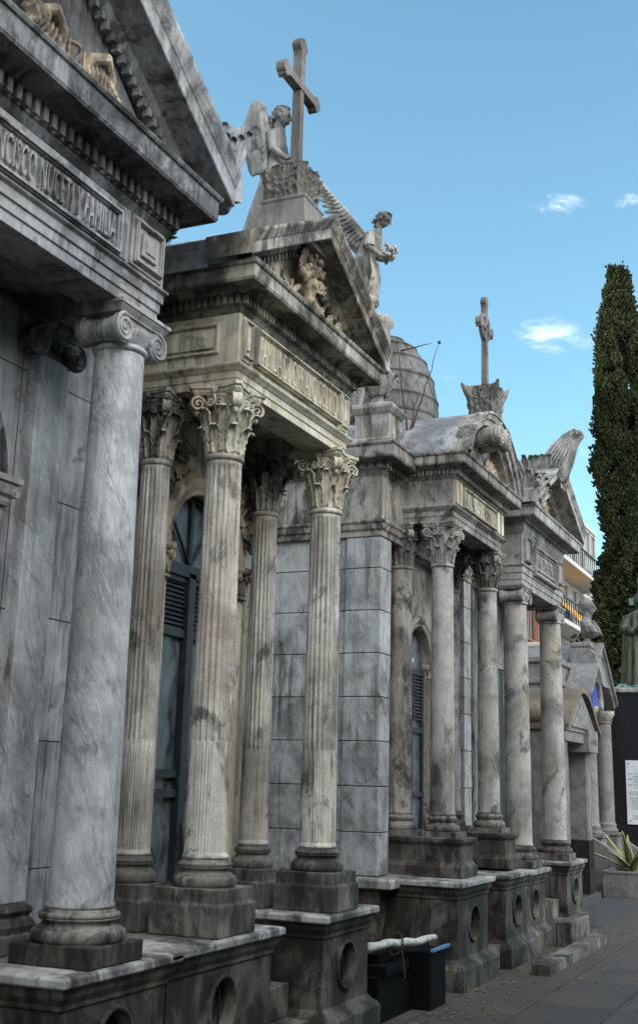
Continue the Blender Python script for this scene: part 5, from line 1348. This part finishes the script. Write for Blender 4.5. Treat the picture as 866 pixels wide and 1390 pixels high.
# ================================================================== the row of tombs across the lane (behind the photographer's right shoulder)
for k,(x0,x1,h,mt,lab) in enumerate(((-7.5,-3.2,4.9,'t4','pale plain tomb across the lane, farthest behind the viewer'),(-3.0,.9,5.5,'t3','grey-brown plain tomb across the lane beside the viewer'),(1.1,4.9,5.0,'granite','grey granite tomb across the lane facing the nearest mausoleum'),(5.1,8.8,5.6,'cream','cream plain tomb across the lane facing the fluted mausoleum'),(9.0,12.6,5.0,'t3','grey-brown plain tomb across the lane facing the barrel roof'))):
    t=thing('plain_tomb',lab,'tomb',((x0+x1)/2,-2.6,0),'plain tombs across the lane')
    m=MB(); m.ring((x0+.05,x1-.05,-4.8,-2.0),[(.05,0),(.05,.7),(0,.75),(0,h-.5),(.05,h-.45),(.18,h-.3),(.18,h-.2),(0,h-.18)]); m.build('wall',M[mt],t)
    m=MB(); xm=(x0+x1)/2; m.loops([[(x0-.08,y,h-.2),(xm,y,h+.7),(x1+.08,y,h-.2)] for y in(-4.9,-1.85)]); m.build('roof',M['roof'],t)
    m=MB(); m.box(xm-.45,xm+.45,-2.01,-1.96,.1,2.5); m.build('door',M['iron'],t)

# dry leaves and grit blown against the plinths
rnd=random.Random(77); m=MB()
for i in range(420):
    x=rnd.uniform(6,15); y=2.95-abs(rnd.gauss(0,.28)) if rnd.random()<.75 else rnd.uniform(.8,2.9)
    a=rnd.uniform(0,pi); s=rnd.uniform(.012,.03); u_=Vector((math.cos(a),math.sin(a),rnd.uniform(-.2,.3))); v_=Vector((-math.sin(a),math.cos(a),rnd.uniform(-.2,.3)))*.5
    p=Vector((x,y,.012)); m.add([p-u_*s,p+v_*s,p+u_*s,p-v_*s],[(0,1,2,3)])
tag(m.build('dry_leaves',simple('dry_leaf',(.16,.1,.045),.8)),'brown dry leaves and grit scattered on the lane','leaves',kind='stuff')
SKYD,SKYS,EXPO,CLOUD,OZ,TINT,FILL_CLOUD=1.0,.13,1.12,(7.5,7.8,8.2,1),1.0,(.82,1.10,1.02,1),(19.5,19.2,18.8,1)

# ================================================================== camera
def V3(a): return Vector(a)
f=1603.0
eX=Vector((737,431,f)).normalized(); eZ=Vector((167,-6249,f)); eZ=(eZ-eX*eX.dot(eZ)).normalized(); eY=eZ.cross(eX)
cam=bpy.data.cameras.new('camera'); co=bpy.data.objects.new('camera',cam); COL.objects.link(co); scene.camera=co
right=Vector((eX[0],eY[0],eZ[0])); up=-Vector((eX[1],eY[1],eZ[1])); back=-Vector((eX[2],eY[2],eZ[2]))
co.matrix_world=Matrix(((right.x,up.x,back.x,0),(right.y,up.y,back.y,0),(right.z,up.z,back.z,1.6),(0,0,0,1)))
cam.sensor_fit='HORIZONTAL'; cam.sensor_width=36; cam.lens=f/866*36; cam.shift_y=-46/866; cam.clip_end=800; cam.clip_start=.05

# ================================================================== light
SUN_EL,SUN_AZ=R(27),R(125)   # azimuth measured from +X towards +Y
sd=Vector((math.cos(SUN_EL)*math.cos(SUN_AZ),math.cos(SUN_EL)*math.sin(SUN_AZ),math.sin(SUN_EL)))
l=bpy.data.lights.new('sun','SUN'); l.energy=3.5; l.angle=R(.53); l.color=(1,.9,.74); lo=bpy.data.objects.new('sun',l); COL.objects.link(lo)
lo.rotation_euler=sd.to_track_quat('Z','Y').to_euler()
w=bpy.data.worlds.new('World'); scene.world=w; w.use_nodes=True; nt=w.node_tree; nt.nodes.clear()
out=nt.nodes.new('ShaderNodeOutputWorld'); bg=nt.nodes.new('ShaderNodeBackground'); sky=nt.nodes.new('ShaderNodeTexSky')
sky.sky_type='NISHITA'; sky.sun_disc=False; sky.sun_elevation=SUN_EL; sky.sun_rotation=pi/2-SUN_AZ; sky.altitude=20; sky.air_density=1.0; sky.dust_density=SKYD; sky.ozone_density=OZ
tc=nt.nodes.new('ShaderNodeTexCoord')
def nn(t,**k):
    n=nt.nodes.new(t)
    for a,b in k.items(): setattr(n,a,b)
    return n
def ray(u,v):
    d=Vector((u-433,v-649,f)); return Vector((d.dot(eX),d.dot(eY),d.dot(eZ))).normalized()
mask=None
mp=nn('ShaderNodeMapping'); mp.inputs['Scale'].default_value=(1,1,1.9); nt.links.new(tc.outputs['Generated'],mp.inputs[0])
no=nn('ShaderNodeTexNoise'); no.inputs['Scale'].default_value=22; no.inputs['Detail'].default_value=10; no.inputs['Roughness'].default_value=.62; no.inputs['Distortion'].default_value=.9; nt.links.new(mp.outputs[0],no.inputs['Vector'])
for u,v,rad,amp in((745,459,.030,1.05),(765,272,.022,.85),(640,302,.024,.62),(858,268,.018,.9),(752,318,.02,.6),(590,212,.012,.35),(785,342,.016,.5),(845,172,.012,.45),(853,378,.012,.6),(555,440,.014,.45),(600,500,.03,.4),(785,618,.016,.75),(700,520,.02,.45),(735,375,.02,.4),(690,250,.02,.35),(615,425,.02,.35),(770,560,.02,.4),(680,420,.018,.4),(900,440,.05,.9)):
    d=ray(u,v); vm=nn('ShaderNodeVectorMath',operation='SUBTRACT'); nt.links.new(tc.outputs['Generated'],vm.inputs[0]); vm.inputs[1].default_value=d
    vs=nn('ShaderNodeVectorMath',operation='MULTIPLY'); nt.links.new(vm.outputs[0],vs.inputs[0]); vs.inputs[1].default_value=(1,1,2.6)
    ln=nn('ShaderNodeVectorMath',operation='LENGTH'); nt.links.new(vs.outputs[0],ln.inputs[0])
    mr=nn('ShaderNodeMapRange',interpolation_type='SMOOTHSTEP'); mr.inputs['From Min'].default_value=0; mr.inputs['From Max'].default_value=rad*2.7; mr.inputs['To Min'].default_value=amp; mr.inputs['To Max'].default_value=0
    nt.links.new(ln.outputs['Value'],mr.inputs['Value'])
    if mask is None: mask=mr.outputs[0]
    else:
        mx=nn('ShaderNodeMath',operation='MAXIMUM'); nt.links.new(mask,mx.inputs[0]); nt.links.new(mr.outputs[0],mx.inputs[1]); mask=mx.outputs[0]
a1=nn('ShaderNodeMath',operation='MULTIPLY_ADD'); nt.links.new(no.outputs['Fac'],a1.inputs[0]); a1.inputs[1].default_value=2.6; a1.inputs[2].default_value=-1.62
a2=nn('ShaderNodeMath',operation='ADD'); nt.links.new(a1.outputs[0],a2.inputs[0]); nt.links.new(mask,a2.inputs[1])
a3=nn('ShaderNodeMapRange',interpolation_type='SMOOTHSTEP'); nt.links.new(a2.outputs[0],a3.inputs['Value']); a3.inputs['From Min'].default_value=.3; a3.inputs['From Max'].default_value=1.5
a4=nn('ShaderNodeMath',operation='MULTIPLY'); nt.links.new(a3.outputs[0],a4.inputs[0]); nt.links.new(mask,a4.inputs[1]); a4.use_clamp=True
mix=nn('ShaderNodeMix',data_type='RGBA'); nt.links.new(a4.outputs[0],mix.inputs[0]); 
tn=nn('ShaderNodeMix',data_type='RGBA',blend_type='MULTIPLY'); tn.inputs[0].default_value=1; tn.inputs[7].default_value=TINT; nt.links.new(sky.outputs[0],tn.inputs[6])
nt.links.new(tn.outputs[2],mix.inputs[6]); mix.inputs[7].default_value=CLOUD

# added bright cloud fill, out of view behind the camera and to its right
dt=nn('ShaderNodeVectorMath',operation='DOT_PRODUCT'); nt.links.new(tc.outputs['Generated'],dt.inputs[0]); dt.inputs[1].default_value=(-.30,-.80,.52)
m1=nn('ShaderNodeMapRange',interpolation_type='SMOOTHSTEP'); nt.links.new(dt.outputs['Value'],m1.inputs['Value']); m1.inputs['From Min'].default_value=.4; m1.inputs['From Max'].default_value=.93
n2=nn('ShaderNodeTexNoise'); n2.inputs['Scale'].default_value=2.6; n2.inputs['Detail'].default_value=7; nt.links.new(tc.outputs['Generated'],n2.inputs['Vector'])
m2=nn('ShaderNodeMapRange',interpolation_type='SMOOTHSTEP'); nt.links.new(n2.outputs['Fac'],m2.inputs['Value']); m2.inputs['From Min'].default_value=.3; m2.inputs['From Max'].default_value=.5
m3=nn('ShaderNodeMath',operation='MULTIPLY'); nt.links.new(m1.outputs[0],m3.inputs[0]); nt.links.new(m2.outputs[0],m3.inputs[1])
mix2=nn('ShaderNodeMix',data_type='RGBA'); nt.links.new(m3.outputs[0],mix2.inputs[0]); nt.links.new(mix.outputs[2],mix2.inputs[6]); mix2.inputs[7].default_value=FILL_CLOUD
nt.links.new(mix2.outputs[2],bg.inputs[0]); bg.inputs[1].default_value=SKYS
nt.links.new(bg.outputs[0],out.inputs[0])
scene.view_settings.view_transform='Standard'; scene.view_settings.look='None'; scene.view_settings.gamma=1; scene.view_settings.exposure=EXPO
